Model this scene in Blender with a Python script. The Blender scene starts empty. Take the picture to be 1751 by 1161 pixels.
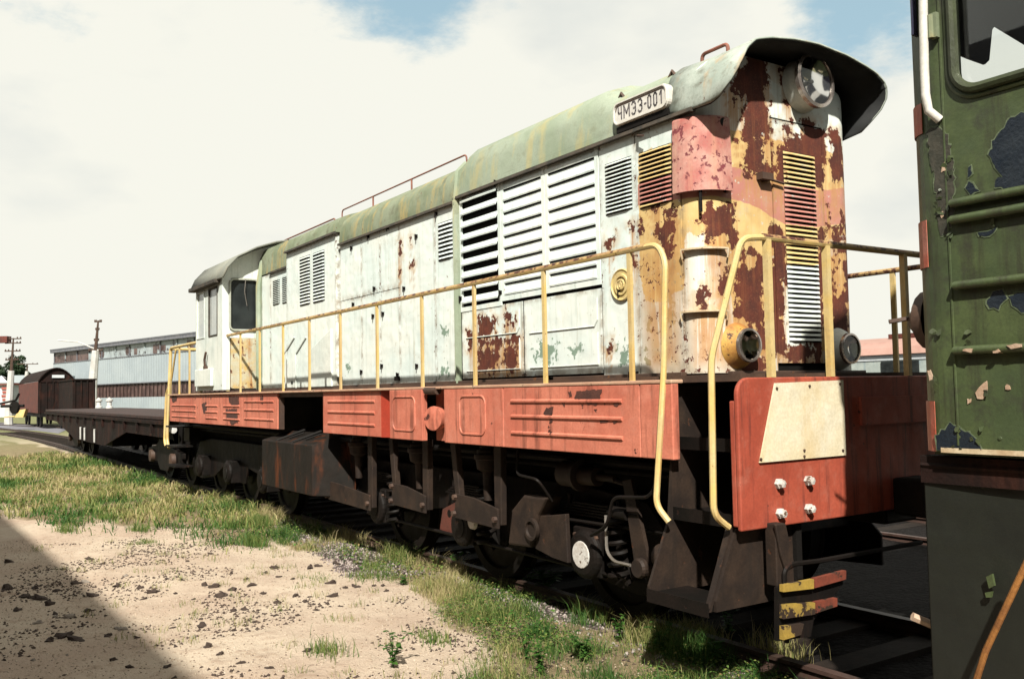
import bpy, bmesh, math, random
import numpy as np
from mathutils import Vector, Matrix
random.seed(7); rng = np.random.default_rng(7)
S = bpy.context.scene
COL = S.collection
# ------------------------------------------------------------------ camera
PPX, PPY, FPX = 875.5, 580.5, 1543.015
VP1, VP2 = (-142., 687.), (3220., 624.)
def _n(v): v = np.array(v, float); return v/np.linalg.norm(v)
_mx = _n((VP1[0]-PPX, VP1[1]-PPY, FPX)); _y = _n((VP2[0]-PPX, VP2[1]-PPY, FPX))
_y = _n(_y-_mx*np.dot(_mx, _y)); _x = -_mx; _z = np.cross(_x, _y)
RC = np.array([_x, _y, _z]); CAM = np.array([0, -5.55, 1.7838])
def at(px, py, ax, val):
    """point of the place seen at photo position (px,py) on the plane axis=val"""
    r = RC@np.array([px-PPX, py-PPY, FPX]); t = (val-CAM[ax])/r[ax]; return CAM+t*r
def depth_at(px, py, d):
    r = RC@np.array([px-PPX, py-PPY, FPX]); return CAM+r/FPX*d
def PX(px, py, Y=-1.0): return float(at(px, py, 1, Y)[0])
cd = bpy.data.cameras.new('camera'); cam = bpy.data.objects.new('camera', cd); COL.objects.link(cam)
cd.sensor_width = 36; cd.lens = 36*FPX/1751; cd.clip_start = .05; cd.clip_end = 3000
m = Matrix([[RC[i][0], -RC[i][1], -RC[i][2], CAM[i]] for i in range(3)]+[[0, 0, 0, 1]])
cam.matrix_world = m; S.camera = cam
# ------------------------------------------------------------------ light
SUN_EL, SUN_DX, SUN_DY = math.radians(43), .80, -.60      # where the sun stands, seen from the loco
sd = Vector((SUN_DX*math.cos(SUN_EL), SUN_DY*math.cos(SUN_EL), math.sin(SUN_EL)))
sl = bpy.data.lights.new('sun', 'SUN'); sl.energy = 5.0; sl.angle = math.radians(1.1); sl.color = (1, .945, .845)
so = bpy.data.objects.new('sun', sl); COL.objects.link(so); so.rotation_euler = sd.to_track_quat('Z', 'Y').to_euler()
W = bpy.data.worlds.new('World'); S.world = W; W.use_nodes = True
wt = W.node_tree; wt.nodes.clear()
def NN(t, typ, **k):
    n = t.nodes.new(typ)
    for a, b in k.items():
        if a.startswith('i_'): n.inputs[int(a[2:])].default_value = b
        else: setattr(n, a, b)
    return n
def LK(t, a, b): t.links.new(a, b)
sky = NN(wt, 'ShaderNodeTexSky', sky_type='NISHITA', sun_disc=False, sun_elevation=SUN_EL, sun_rotation=math.atan2(SUN_DX, SUN_DY), air_density=1.2, dust_density=1.5)
tc = NN(wt, 'ShaderNodeTexCoord')
mp = NN(wt, 'ShaderNodeMapping'); mp.inputs['Scale'].default_value = (1, 1, 2.2); LK(wt, tc.outputs['Generated'], mp.inputs[0])
nz = NN(wt, 'ShaderNodeTexNoise'); nz.inputs['Scale'].default_value = 6.0; nz.inputs['Detail'].default_value = 9; nz.inputs['Roughness'].default_value = .62; LK(wt, mp.outputs[0], nz.inputs['Vector'])
acc = None
for (px, py, w, g) in ((1450, 10, .9945, 1.35), (1530, 90, .9975, .8), (640, -20, .9940, 1.05), (470, 60, .9985, .4), (20, 70, .992, .75), (410, 228, .9992, .22), (90, 470, .996, .16), (1370, 60, .997, .3), (720, 40, .998, .4), (900, -200, .97, .8)):
    d = Vector(_n(depth_at(px, py, 1)-CAM))
    dp = NN(wt, 'ShaderNodeVectorMath', operation='DOT_PRODUCT'); dp.inputs[1].default_value = d; LK(wt, tc.outputs['Generated'], dp.inputs[0])
    nm = NN(wt, 'ShaderNodeVectorMath', operation='NORMALIZE'); LK(wt, tc.outputs['Generated'], nm.inputs[0]); LK(wt, nm.outputs[0], dp.inputs[0])
    mr = NN(wt, 'ShaderNodeMapRange'); mr.inputs[1].default_value = w; mr.inputs[2].default_value = 1; mr.inputs[4].default_value = g; LK(wt, dp.outputs['Value'], mr.inputs[0])
    if acc is None: acc = mr.outputs[0]
    else:
        mm = NN(wt, 'ShaderNodeMath', operation='ADD'); LK(wt, acc, mm.inputs[0]); LK(wt, mr.outputs[0], mm.inputs[1]); acc = mm.outputs[0]
# hole in the clouds = region + noise
a1 = NN(wt, 'ShaderNodeMath', operation='MULTIPLY_ADD'); LK(wt, nz.outputs[0], a1.inputs[0]); a1.inputs[1].default_value = 4.2; LK(wt, acc, a1.inputs[2])
hr_ = NN(wt, 'ShaderNodeMapRange', interpolation_type='SMOOTHSTEP'); hr_.inputs[1].default_value = 2.85; hr_.inputs[2].default_value = 3.95; hr_.inputs[4].default_value = .93; LK(wt, a1.outputs[0], hr_.inputs[0])
nz2 = NN(wt, 'ShaderNodeTexNoise'); nz2.inputs['Scale'].default_value = 2.1; nz2.inputs['Detail'].default_value = 6; LK(wt, mp.outputs[0], nz2.inputs['Vector'])
cr = NN(wt, 'ShaderNodeValToRGB'); cr.color_ramp.elements[0].position = .30; cr.color_ramp.elements[0].color = (5.3, 5.6, 5.5, 1); cr.color_ramp.elements[1].position = .46; cr.color_ramp.elements[1].color = (7.2, 7.15, 6.45, 1)
LK(wt, nz2.outputs[0], cr.inputs[0])
sm = NN(wt, 'ShaderNodeMix', data_type='RGBA', blend_type='MIX'); sm.inputs[0].default_value = .6; LK(wt, sky.outputs[0], sm.inputs[6]); sm.inputs[7].default_value = (3.3, 5.1, 5.6, 1)
mx = NN(wt, 'ShaderNodeMix', data_type='RGBA'); LK(wt, hr_.outputs[0], mx.inputs[0]); LK(wt, cr.outputs[0], mx.inputs[6]); LK(wt, sm.outputs[2], mx.inputs[7])
bg = NN(wt, 'ShaderNodeBackground'); bg.inputs[1].default_value = .0585; LK(wt, mx.outputs[2], bg.inputs[0])
wo = NN(wt, 'ShaderNodeOutputWorld'); LK(wt, bg.outputs[0], wo.inputs[0])
S.view_settings.view_transform = 'Standard'; S.view_settings.look = 'None'; S.view_settings.exposure = 1.15; S.view_settings.gamma = 1
S.render.engine = 'CYCLES'
# ------------------------------------------------------------------ materials
def newmat(name):
    mt = bpy.data.materials.new(name); mt.use_nodes = True; t = mt.node_tree; t.nodes.clear()
    o = NN(t, 'ShaderNodeOutputMaterial'); b = NN(t, 'ShaderNodeBsdfPrincipled'); LK(t, b.outputs[0], o.inputs[0])
    return mt, t, b
KA = .62      # overall reflectance scale
def c4(c): return (c[0]*KA, c[1]*KA, c[2]*KA, 1)
def noise(t, vec, sc, det=4, rough=.6, scale3=None):
    n = NN(t, 'ShaderNodeTexNoise'); n.inputs['Scale'].default_value = sc; n.inputs['Detail'].default_value = det; n.inputs['Roughness'].default_value = rough
    if scale3:
        q = NN(t, 'ShaderNodeMapping'); q.inputs['Scale'].default_value = scale3; LK(t, vec, q.inputs[0]); vec = q.outputs[0]
    LK(t, vec, n.inputs['Vector']); return n.outputs[0]
def rmp(t, v, a, b, lo=0., hi=1., smooth=True):
    r = NN(t, 'ShaderNodeMapRange'); r.interpolation_type = 'SMOOTHSTEP' if smooth else 'LINEAR'
    r.inputs[1].default_value = a; r.inputs[2].default_value = b; r.inputs[3].default_value = lo; r.inputs[4].default_value = hi; LK(t, v, r.inputs[0]); return r.outputs[0]
def mixc(t, f, a, b):
    x = NN(t, 'ShaderNodeMix', data_type='RGBA')
    if hasattr(f, 'links'): LK(t, f, x.inputs[0])
    else: x.inputs[0].default_value = f
    for s, i in ((a, 6), (b, 7)):
        if hasattr(s, 'links'): LK(t, s, x.inputs[i])
        else: x.inputs[i].default_value = c4(s)
    return x.outputs[2]
def mth(t, op, a, b=None, c=None):
    x = NN(t, 'ShaderNodeMath', operation=op)
    for i, s in enumerate((a, b, c)):
        if s is None: continue
        if hasattr(s, 'links'): LK(t, s, x.inputs[i])
        else: x.inputs[i].default_value = s
    return x.outputs[0]
def M(name, col, col2=None, ns=3., rough=.6, metal=0., chips=None, streak=None, bump=.15, fine=60., spec=.4, dirt=None):
    mt, t, b = newmat(name); tc = NN(t, 'ShaderNodeTexCoord').outputs['Object']
    col2 = col2 or tuple(x*.75 for x in col)
    n1 = noise(t, tc, ns, 6); c = mixc(t, rmp(t, n1, .35, .65), col, col2)
    nf = noise(t, tc, fine, 4); c = mixc(t, rmp(t, nf, .3, .7, 0, .35), c, tuple(x*.6 for x in col2))
    if streak:
        ns_ = noise(t, tc, 1., 5, .65, (streak[2] if len(streak) > 2 else 14, streak[2] if len(streak) > 2 else 14, .9)); c = mixc(t, rmp(t, ns_, .51, .68, 0, streak[1]), c, streak[0])
    if dirt:
        nd = noise(t, tc, dirt[2], 8, .7); c = mixc(t, rmp(t, nd, .5, .7, 0, dirt[1]), c, dirt[0])
    h = nf
    if chips:
        nc = noise(t, tc, chips[1], 8, .65); mk = rmp(t, nc, chips[2], chips[2]+.02); 
        n5 = noise(t, tc, 9, 5); cc = mixc(t, n5, chips[0], tuple(x*.45 for x in chips[0])); c = mixc(t, mk, c, cc)
        h = mth(t, 'SUBTRACT', mth(t, 'MULTIPLY', nf, .3), mk)
    LK(t, c, b.inputs['Base Color']); b.inputs['Roughness'].default_value = rough; b.inputs['Metallic'].default_value = metal; b.inputs['Specular IOR Level'].default_value = spec
    bp = NN(t, 'ShaderNodeBump'); bp.inputs['Strength'].default_value = bump; bp.inputs['Distance'].default_value = .01; LK(t, h, bp.inputs['Height'])
    b2 = NN(t, 'ShaderNodeBump'); b2.inputs['Strength'].default_value = .5; b2.inputs['Distance'].default_value = .03; LK(t, noise(t, tc, 3.2, 2), b2.inputs['Height']); LK(t, b2.outputs[0], bp.inputs['Normal']); LK(t, bp.outputs[0], b.inputs['Normal'])
    return mt
RUST = (.16, .045, .018)
def hood_paint():
    mt, t, b = newmat('peeling hood paint'); tc = NN(t, 'ShaderNodeTexCoord').outputs['Object']
    def attr(n):
        a = NN(t, 'ShaderNodeAttribute'); a.attribute_name = n; return a.outputs['Fac']
    nA = noise(t, tc, 1.6, 6); nE = noise(t, tc, 22, 7, .7); nF = noise(t, tc, 85, 4); nM = noise(t, tc, 7, 6, .65)
    st = noise(t, tc, 1., 6, .7, (16, 16, .8)); st2 = noise(t, tc, 1., 6, .7, (34, 34, 1.6))
    c = mixc(t, rmp(t, nA, .35, .65), (.89, .94, .875), (.78, .89, .86))
    c = mixc(t, rmp(t, st, .50, .70, 0, .45), c, (.46, .54, .48))
    nJ = noise(t, tc, 9, 5, .6)
    jag = mth(t, 'ADD', mth(t, 'MULTIPLY', mth(t, 'SUBTRACT', nJ, .5), .9), mth(t, 'MULTIPLY', mth(t, 'SUBTRACT', nE, .5), .75))
    def crisp(n, w=.02, e=1.): return rmp(t, mth(t, 'MULTIPLY_ADD', jag, e, attr(n)), .5, .5+w)
    ed = attr('edge'); sa = attr('stain')
    c = mixc(t, crisp('yellow', .03, .3), c, mixc(t, nM, (.76, .50, .16), (.74, .60, .33)))
    c = mixc(t, crisp('pink', .03, .15), c, mixc(t, nM, (.52, .19, .16), (.60, .29, .23)))
    # old white and blue layers showing through chipped colour
    c = mixc(t, rmp(t, mth(t, 'ADD', nE, mth(t, 'MULTIPLY', sa, .06)), .62, .64), c, (.66, .68, .60))
    c = mixc(t, crisp('oldgreen', .04, 1.6), c, mixc(t, nM, (.15, .27, .20), (.34, .42, .34)))
    sv = mth(t, 'MULTIPLY', sa, rmp(t, st2, .24, .5)); c = mixc(t, mth(t, 'MULTIPLY', sv, .88), c, mixc(t, nM, (.38, .13, .03), (.66, .42, .16)))
    c = mixc(t, rmp(t, st2, .60, .72, 0, .5), c, (.48, .34, .17))
    c = mixc(t, rmp(t, nM, .56, .74, 0, .30), c, (.40, .47, .42))
    gr_ = mth(t, 'MULTIPLY', ed, rmp(t, nM, .38, .62)); c = mixc(t, mth(t, 'MULTIPLY', gr_, .75), c, (.26, .19, .12))
    ch = mth(t, 'ADD', nE, mth(t, 'MULTIPLY', mth(t, 'SUBTRACT', nA, .5), .45)); ch = mth(t, 'ADD', ch, mth(t, 'MULTIPLY', sa, .10)); ch = mth(t, 'ADD', ch, mth(t, 'MULTIPLY', ed, .09))
    rust = mth(t, 'MAXIMUM', crisp('rust', .015, 1.), rmp(t, ch, .70, .712))
    rc = mixc(t, rmp(t, nM, .3, .7), (.135, .030, .016), (.070, .020, .014)); rc = mixc(t, rmp(t, st2, .5, .7, 0, .6), rc, (.22, .075, .028)); rc = mixc(t, rmp(t, nF, .5, .75, 0, .5), rc, (.25, .10, .045))
    halo = rmp(t, attr('rust'), .10, .5, 0, .6); c = mixc(t, mth(t, 'MULTIPLY', halo, rmp(t, nJ, .42, .60)), c, (.60, .36, .14))
    c = mixc(t, mth(t, 'MULTIPLY', attr('run'), rmp(t, st2, .36, .58, .1, .95)), c, mixc(t, nM, (.44, .19, .06), (.58, .36, .15)))
    c = mixc(t, rust, c, rc)
    LK(t, c, b.inputs['Base Color']); b.inputs['Specular IOR Level'].default_value = .3
    LK(t, rmp(t, rust, 0, 1, .5, .85), b.inputs['Roughness'])
    h = mth(t, 'SUBTRACT', mth(t, 'MULTIPLY', nF, .25), rust)
    bp = NN(t, 'ShaderNodeBump'); bp.inputs['Strength'].default_value = .45; bp.inputs['Distance'].default_value = .006; LK(t, h, bp.inputs['Height']); b2 = NN(t, 'ShaderNodeBump'); b2.inputs['Strength'].default_value = .6; b2.inputs['Distance'].default_value = .03; LK(t, noise(t, tc, 3.0, 2), b2.inputs['Height']); LK(t, b2.outputs[0], bp.inputs['Normal']); LK(t, bp.outputs[0], b.inputs['Normal'])
    return mt
HOOD = hood_paint()
M_white = M('pale hood paint', (.90, .93, .85), (.76, .84, .79), 1.5, .55, chips=(RUST, 6, .70), streak=((.44, .50, .44), .45, 14), bump=.2)
M_roof = M('mossy green roof paint', (.17, .21, .12), (.27, .31, .21), 2.2, .8, chips=(RUST, 7, .66), streak=((.46, .34, .12), .7, 5), bump=.3, dirt=((.12, .12, .07), .8, 5))
M_roofL = M('faded green roof paint', (.25, .31, .21), (.38, .44, .34), 1.5, .75, chips=(RUST, 6, .69), streak=((.46, .40, .18), .6, 5), bump=.25, dirt=((.18, .20, .12), .6, 6))
M_red = M('faded red frame paint', (.70, .235, .15), (.58, .16, .10), 1.7, .62, chips=((.10, .03, .02), 6, .645), streak=((.17, .05, .03), .7, 12), bump=.25, dirt=((.66, .27, .19), .45, 8))
M_reddeep = M('deep red paint', (.42, .045, .02), (.34, .04, .02), 2, .6, bump=.1)
M_redhead = M('red headstock paint', (.48, .10, .055), (.36, .066, .036), 1.7, .6, chips=((.12, .03, .02), 9, .68), streak=((.10, .025, .02), .75, 14), bump=.2, dirt=((.46, .16, .11), .5, 6))
M_redbox = M('scaling red paint', (.46, .13, .11), (.60, .32, .26), 6, .7, chips=((.26, .05, .06), 16, .57), streak=((.65, .40, .25), .35, 8), bump=.4)
M_yel = M('chipped yellow handrail paint', (.74, .52, .17), (.70, .55, .27), 4, .5, chips=((.22, .08, .03), 14, .66), streak=((.38, .18, .06), .4, 9), bump=.2)
M_yelrust = M('rusty yellow rail paint', (.60, .42, .18), (.33, .15, .07), 8, .6, chips=((.14, .05, .03), 16, .52), bump=.3)
M_railred = M('rusty roof rail', (.33, .12, .08), (.20, .08, .05), 6, .7, bump=.2)
M_yellamp = M('yellow lamp housing paint', (.66, .40, .09), (.45, .20, .05), 5, .55, chips=((.10, .03, .015), 9, .60), streak=((.2, .08, .03), .5, 12), bump=.3)
M_dark = M('greasy black underframe', (.0055, .005, .0045), (.010, .0075, .0065), 4, .62, chips=((.05, .022, .013), 7, .68), bump=.5, streak=((.035, .018, .012), .4, 9), spec=.12)
M_darker = M('sooty steel', (.008, .007, .006), (.012, .010, .009), 4, .7, bump=.4, spec=.12)
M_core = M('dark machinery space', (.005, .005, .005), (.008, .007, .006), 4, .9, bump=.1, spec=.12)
M_brown = M('rust brown steel', (.10, .055, .035), (.06, .034, .024), 5, .65, chips=((.20, .08, .03), 7, .64), bump=.5)
M_under = M('oily brown running gear', (.013, .009, .0075), (.007, .006, .005), 5, .6, chips=((.045, .02, .013), 9, .65), bump=.5, spec=.12)
M_dustlit = M('sunlit dusty brown castings', (.046, .029, .020), (.022, .015, .012), 5, .65, chips=((.10, .042, .022), 8, .64), bump=.5, spec=.2, streak=((.02, .015, .012), .6, 8))  # dusty brown running gear, colour lightened to look sunlit
M_tankm = M('dirty tank steel', (.022, .017, .014), (.014, .012, .010), 2.4, .6, streak=((.12, .035, .012), .8, 3.2), chips=((.08, .03, .012), 4, .68), bump=.3, spec=.12)
M_steel = M('worn bright steel', (.45, .42, .38), (.3, .26, .22), 8, .4, .6, bump=.3)
M_capw = M('white painted axle cap', (.78, .77, .73), (.55, .5, .45), 14, .5, bump=.4, chips=((.2, .12, .08), 16, .6))
M_gutter = M('black gutter', (.03, .03, .025), (.09, .07, .05), 9, .8, bump=.3)
M_cream = M('cream plywood', (.84, .79, .63), (.78, .68, .46), 2.2, .6, streak=((.62, .40, .12), .35, 3), bump=.1)
M_plate = M('white number plate enamel', (.82, .80, .74), (.76, .72, .64), 5, .35, chips=((.10, .06, .05), 12, .72), bump=.1)
M_ink = M('worn black lettering', (.10, .09, .10), (.24, .22, .22), 20, .6, bump=.05)
M_badge = M('yellow badge enamel', (.76, .60, .24), (.70, .54, .26), 10, .5, bump=.2)
M_chrome = M('polished rim', (.80, .72, .66), (.66, .56, .5), 12, .22, .85, bump=.05)
M_green = M('old green paint', (.085, .115, .040), (.055, .080, .032), 2.6, .5, chips=((.020, .030, .040), 5, .72), streak=((.03, .028, .016), .7, 9), bump=.35, spec=.5, dirt=((.035, .034, .024), .75, 7))
M_edge = M('lifted pale green paint edge', (.16, .20, .12), (.09, .12, .06), 12, .6, bump=.3)
M_bluepeel = M('dark blue undercoat', (.010, .017, .028), (.020, .028, .038), 8, .4, bump=.4)
M_primer = M('pinkish primer', (.62, .46, .34), (.46, .30, .20), 14, .6, bump=.3)
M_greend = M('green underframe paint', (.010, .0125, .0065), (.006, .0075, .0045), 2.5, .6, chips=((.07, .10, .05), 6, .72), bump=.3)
M_whiterail = M('white handrail', (.82, .80, .74), (.7, .68, .62), 6, .4, bump=.1)
M_creamstrip = M('cream stripe', (.74, .62, .42), (.55, .40, .24), 8, .6, bump=.3, chips=((.1, .05, .03), 10, .62))
M_redstripe = M('orange red stripe', (.52, .10, .05), (.5, .2, .15), 5, .55, bump=.2)
M_orange = M('orange rod', (.40, .17, .04), (.25, .10, .03), 9, .6, bump=.3)
M_curtain = M('dark blue curtain cloth', (.022, .022, .055), (.03, .03, .07), 6, .9, bump=.2)
M_rubber = M('rubber gasket', (.055, .07, .030), (.035, .045, .02), 6, .5, bump=.2)
M_rubberw = M('pale window gasket', (.5, .52, .45), (.4, .42, .34), 8, .6, bump=.2)
M_wagon = M('rusty wagon steel', (.022, .009, .007), (.010, .007, .006), 1.8, .75, streak=((.06, .022, .014), .6, 4), bump=.3, spec=.12)
M_wagonlit = M('sunlit red oxide', (.17, .032, .018), (.09, .02, .014), 2, .7, streak=((.08, .025, .018), .6, 5), bump=.3)  # wagon colour with sunlight painted in; small red fittings share it
M_wood = M('weathered planks', (.055, .020, .014), (.022, .011, .009), 4, .8, bump=.3)
M_sleeper = M('oily sleeper wood', (.015, .011, .009), (.03, .022, .017), 4, .85, bump=.6, spec=.12)
M_railm = M('rail steel', (.09, .05, .04), (.05, .03, .022), 6, .55, bump=.3)
M_cloud = M('chipped yellow plough paint', (.42, .28, .05), (.28, .19, .05), 6, .6, chips=((.05, .03, .02), 6, .52), bump=.3)
M_ploughred = M('chipped red plough paint', (.24, .055, .03), (.15, .04, .025), 6, .6, chips=((.05, .03, .02), 6, .54), bump=.3)
M_facade = M('corrugated white facade', (.44, .50, .53), (.37, .43, .47), .25, .6, streak=((.42, .48, .52), .5, 1.2), bump=.05)
M_fwin = M('dirty facade glazing', (.50, .58, .60), (.30, .34, .36), .8, .35, chips=((.07, .05, .05), .9, .56), bump=.05)
M_fwind = M('broken glazing', (.07, .04, .04), (.16, .10, .09), 1.2, .4, bump=.05)
M_froof = M('grey roof edge', (.13, .14, .17), (.2, .2, .22), 2, .7, bump=.1)
M_pink = M('pinkish tin roof', (.50, .30, .25), (.42, .25, .2), 1, .7, bump=.1, streak=((.35, .18, .15), .5, 3))
M_brick = M('red brick and plaster', (.42, .11, .08), (.33, .09, .07), 2, .8, bump=.2)
M_plaster = M('white plaster', (.66, .70, .72), (.55, .60, .64), 2, .8, bump=.1)
M_post = M('whitewashed post', (.72, .72, .70), (.55, .54, .5), 2, .8, bump=.2)
M_bark = M('bark', (.06, .045, .03), (.04, .03, .02), 5, .9, bump=.4)
M_clod = M('dark dirt clod', (.11, .072, .052), (.06, .040, .032), 12, .95, bump=.8)
M_stone = M('pale stone', (.50, .42, .34), (.33, .29, .25), 12, .9, bump=.4)
def glass(name, tint=(.8, .85, .85), rough=.03, alpha=.35):
    mt, t, b = newmat(name); o = [n for n in t.nodes if n.type == 'OUTPUT_MATERIAL'][0]; t.nodes.remove(b)
    tr = NN(t, 'ShaderNodeBsdfTransparent'); tr.inputs[0].default_value = (*tint, 1); gl = NN(t, 'ShaderNodeBsdfGlossy'); gl.inputs['Roughness'].default_value = rough; fr = NN(t, 'ShaderNodeFresnel'); fr.inputs[0].default_value = 1.5
    ms = NN(t, 'ShaderNodeMixShader'); LK(t, fr.outputs[0], ms.inputs[0]); LK(t, tr.outputs[0], ms.inputs[1]); LK(t, gl.outputs[0], ms.inputs[2]); LK(t, ms.outputs[0], o.inputs[0]); return mt
M_glass = glass('window glass', (.93, .95, .94), .02)
M_darkglass = M('dusty dark cab glass', (.014, .017, .018), (.03, .036, .036), 3, .25, bump=.02, spec=.25)
M_lens = glass('lamp glass', (.95, .95, .95), .02)
def mirror():
    mt, t, b = newmat('silvered reflector'); b.inputs['Base Color'].default_value = (.80, .76, .72, 1); b.inputs['Metallic'].default_value = .1; b.inputs['Roughness'].default_value = .25; b.inputs['Base Color'].default_value = (.9, .87, .83, 1); return mt
M_mirror = mirror()
M_mirror2 = mirror(); M_mirror2.name = 'polished reflector'; [n for n in M_mirror2.node_tree.nodes if n.type == 'BSDF_PRINCIPLED'][0].inputs['Metallic'].default_value = 1.; [n for n in M_mirror2.node_tree.nodes if n.type == 'BSDF_PRINCIPLED'][0].inputs['Roughness'].default_value = .10
M_palewin = M('whitish cab window pane', (.45, .50, .50), (.55, .58, .55), 3, .2, bump=.02)
# ------------------------------------------------------------------ mesh builder
class MB:
    def __init__(s): s.v = []; s.f = []
    def add(s, vs, fs): n = len(s.v); s.v += [tuple(map(float, p)) for p in vs]; s.f += [tuple(i+n for i in f) for f in fs]; return s
    def box(s, x0, x1, y0, y1, z0, z1):
        return s.add([(x, y, z) for x in (x0, x1) for y in (y0, y1) for z in (z0, z1)], [(0, 1, 3, 2), (4, 6, 7, 5), (0, 4, 5, 1), (2, 3, 7, 6), (0, 2, 6, 4), (1, 5, 7, 3)])
    def hexa(s, a, b):   # two 4-point rings
        return s.add(list(a)+list(b), [(3, 2, 1, 0), (4, 5, 6, 7)]+[(i, (i+1) % 4, 4+(i+1) % 4, 4+i) for i in range(4)])
    def prism(s, poly, ax, a, b):
        n = len(poly)
        def pt(p, w): return (w, p[0], p[1]) if ax == 0 else (p[0], w, p[1]) if ax == 1 else (p[0], p[1], w)
        return s.add([pt(p, a) for p in poly]+[pt(p, b) for p in poly], [tuple(range(n))[::-1], tuple(range(n, 2*n))]+[(i, (i+1) % n, n+(i+1) % n, n+i) for i in range(n)])
    def tube(s, pts, r, n=8, caps=True):
        pts = [Vector(tuple(map(float, p))) for p in pts]; R = r if isinstance(r, (list, tuple)) else [r]*len(pts); rings = []; vs = []; up = None
        for i, p in enumerate(pts):
            d = ((pts[min(i+1, len(pts)-1)]-p).normalized()+(p-pts[max(i-1, 0)]).normalized())
            d = d.normalized() if d.length > 1e-6 else Vector((0, 0, 1))
            if up is None: up = Vector((0, 0, 1)) if abs(d.z) < .9 else Vector((1, 0, 0))
            a = d.cross(up).normalized(); b_ = a.cross(d).normalized(); up = b_
            vs += [tuple(p+(a*math.cos(t)+b_*math.sin(t))*R[i]) for t in [2*math.pi*k/n for k in range(n)]]
        fs = [(i*n+k, i*n+(k+1) % n, (i+1)*n+(k+1) % n, (i+1)*n+k) for i in range(len(pts)-1) for k in range(n)]
        if caps: fs += [tuple(range(n))[::-1], tuple(range((len(pts)-1)*n, len(pts)*n))]
        return s.add(vs, fs)
    def lathe(s, c, axis, prof, n=28, close=False):
        ax = Vector(axis).normalized(); up = Vector((0, 0, 1)) if abs(ax.z) < .9 else Vector((1, 0, 0)); a = ax.cross(up).normalized(); b_ = a.cross(ax)
        c = Vector(tuple(map(float, c))); vs = []
        for (h, r) in prof: vs += [tuple(c+ax*h+(a*math.cos(t)+b_*math.sin(t))*max(r, 1e-4)) for t in [2*math.pi*k/n for k in range(n)]]
        m_ = len(prof); fs = [(i*n+k, i*n+(k+1) % n, (i+1)*n+(k+1) % n, (i+1)*n+k) for i in range(m_-1) for k in range(n)]
        if close: fs += [((m_-1)*n+k, (m_-1)*n+(k+1) % n, (k+1) % n, k) for k in range(n)]
        return s.add(vs, fs)
    def build(s, name, mat, parent=None, smooth=False, bevel=0, attrs=None, solid=0):
        me = bpy.data.meshes.new(name); off = Vector((0, 0, 0))
        if parent is not None: off = wloc(parent)
        vs = [(a-off.x, b-off.y, c-off.z) for a, b, c in s.v]
        me.from_pydata(vs, [], s.f); me.update()
        b_ = bmesh.new(); b_.from_mesh(me); bmesh.ops.recalc_face_normals(b_, faces=b_.faces); b_.to_mesh(me); b_.free()
        if attrs:
            A = attrs(np.array(s.v))
            for k, arr in A.items():
                at_ = me.attributes.new(k, 'FLOAT', 'POINT'); at_.data.foreach_set('value', np.asarray(arr, dtype=np.float32))
        me.materials.append(mat)
        o = bpy.data.objects.new(name, me); COL.objects.link(o)
        if parent is not None: o.parent = parent
        if smooth:
            me.shade_smooth(); 
            try: me.set_sharp_from_angle(angle=math.radians(38))
            except Exception: pass
        if solid: md = o.modifiers.new('s', 'SOLIDIFY'); md.thickness = solid; md.offset = 0
        if bevel:
            md = o.modifiers.new('b', 'BEVEL'); md.width = bevel; md.segments = 2; md.limit_method = 'ANGLE'; md.angle_limit = math.radians(40)
        return o
def wloc(o):
    l = Vector(o.location)
    while o.parent is not None: o = o.parent; l += Vector(o.location)
    return l
def empty(name, loc, label, cat, group=None):
    o = bpy.data.objects.new(name, None); COL.objects.link(o); o.location = loc; o['label'] = label; o['category'] = cat; o.empty_display_size = .2
    if group: o['group'] = group
    return o
def tag(o, label, cat, group=None):
    o['label'] = label; o['category'] = cat
    if group: o['group'] = group
    return o
def copy_tree(o, parent=None):
    c = o.copy(); COL.objects.link(c)
    if parent is not None: c.parent = parent
    for ch in [k for k in bpy.data.objects if k.parent == o and k != c]: copy_tree(ch, c)
    return c
def arc_pts(c, r, a0, a1, n, plane='xz', w=0):
    out = []
    for i in range(n+1):
        t = math.radians(a0+(a1-a0)*i/n); u, v = c[0]+r*math.cos(t), c[1]+r*math.sin(t)
        out.append((u, w, v) if plane == 'xz' else (w, u, v) if plane == 'yz' else (u, v, w))
    return out
def rrect(u0, u1, v0, v1, r, n=5):
    p = []
    for (cx, cy, a) in ((u1-r, v1-r, 0), (u0+r, v1-r, 90), (u0+r, v0+r, 180), (u1-r, v0+r, 270)):
        p += [(cx+r*math.cos(math.radians(a+90*i/n)), cy+r*math.sin(math.radians(a+90*i/n))) for i in range(n+1)]
    return p
# ------------------------------------------------------------------ hood skin and its paint map
XF, RS, XS0, YS, YF = -4.46, .2, -4.66, -1.0, .72
ARC = RS*math.pi/2; SF1 = ARC+(YF-RS+.8)           # s where the front face ends
def skin(s, o=0.):
    if s <= 0: return XS0+s, YS-o
    if s < ARC: t = s/RS; return XS0+(RS+o)*math.sin(t), YS+RS-(RS+o)*math.cos(t)
    if s < SF1: return XF+o, -.8+(s-ARC)
    t = min((s-SF1)/RS, math.pi/2); return XS0+(RS+o)*math.cos(t), YF-RS+(RS+o)*math.sin(t)
def hit(px, py):
    p = at(px, py, 0, XF)
    if p[1] > -.8: return ARC+p[1]+.8, p[2]
    p = at(px, py, 1, YS)
    if p[0] < XS0: return p[0]-XS0, p[2]
    r = RC@np.array([px-PPX, py-PPY, FPX]); o = CAM-np.array([XS0, -.8, 0]); a = r[0]**2+r[1]**2; b = 2*(o[0]*r[0]+o[1]*r[1]); c = o[0]**2+o[1]**2-RS**2
    t = (-b-math.sqrt(max(b*b-4*a*c, 0)))/(2*a); q = CAM+t*r; return RS*math.atan2(q[0]-XS0, -.8-q[1]), q[2]
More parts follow.
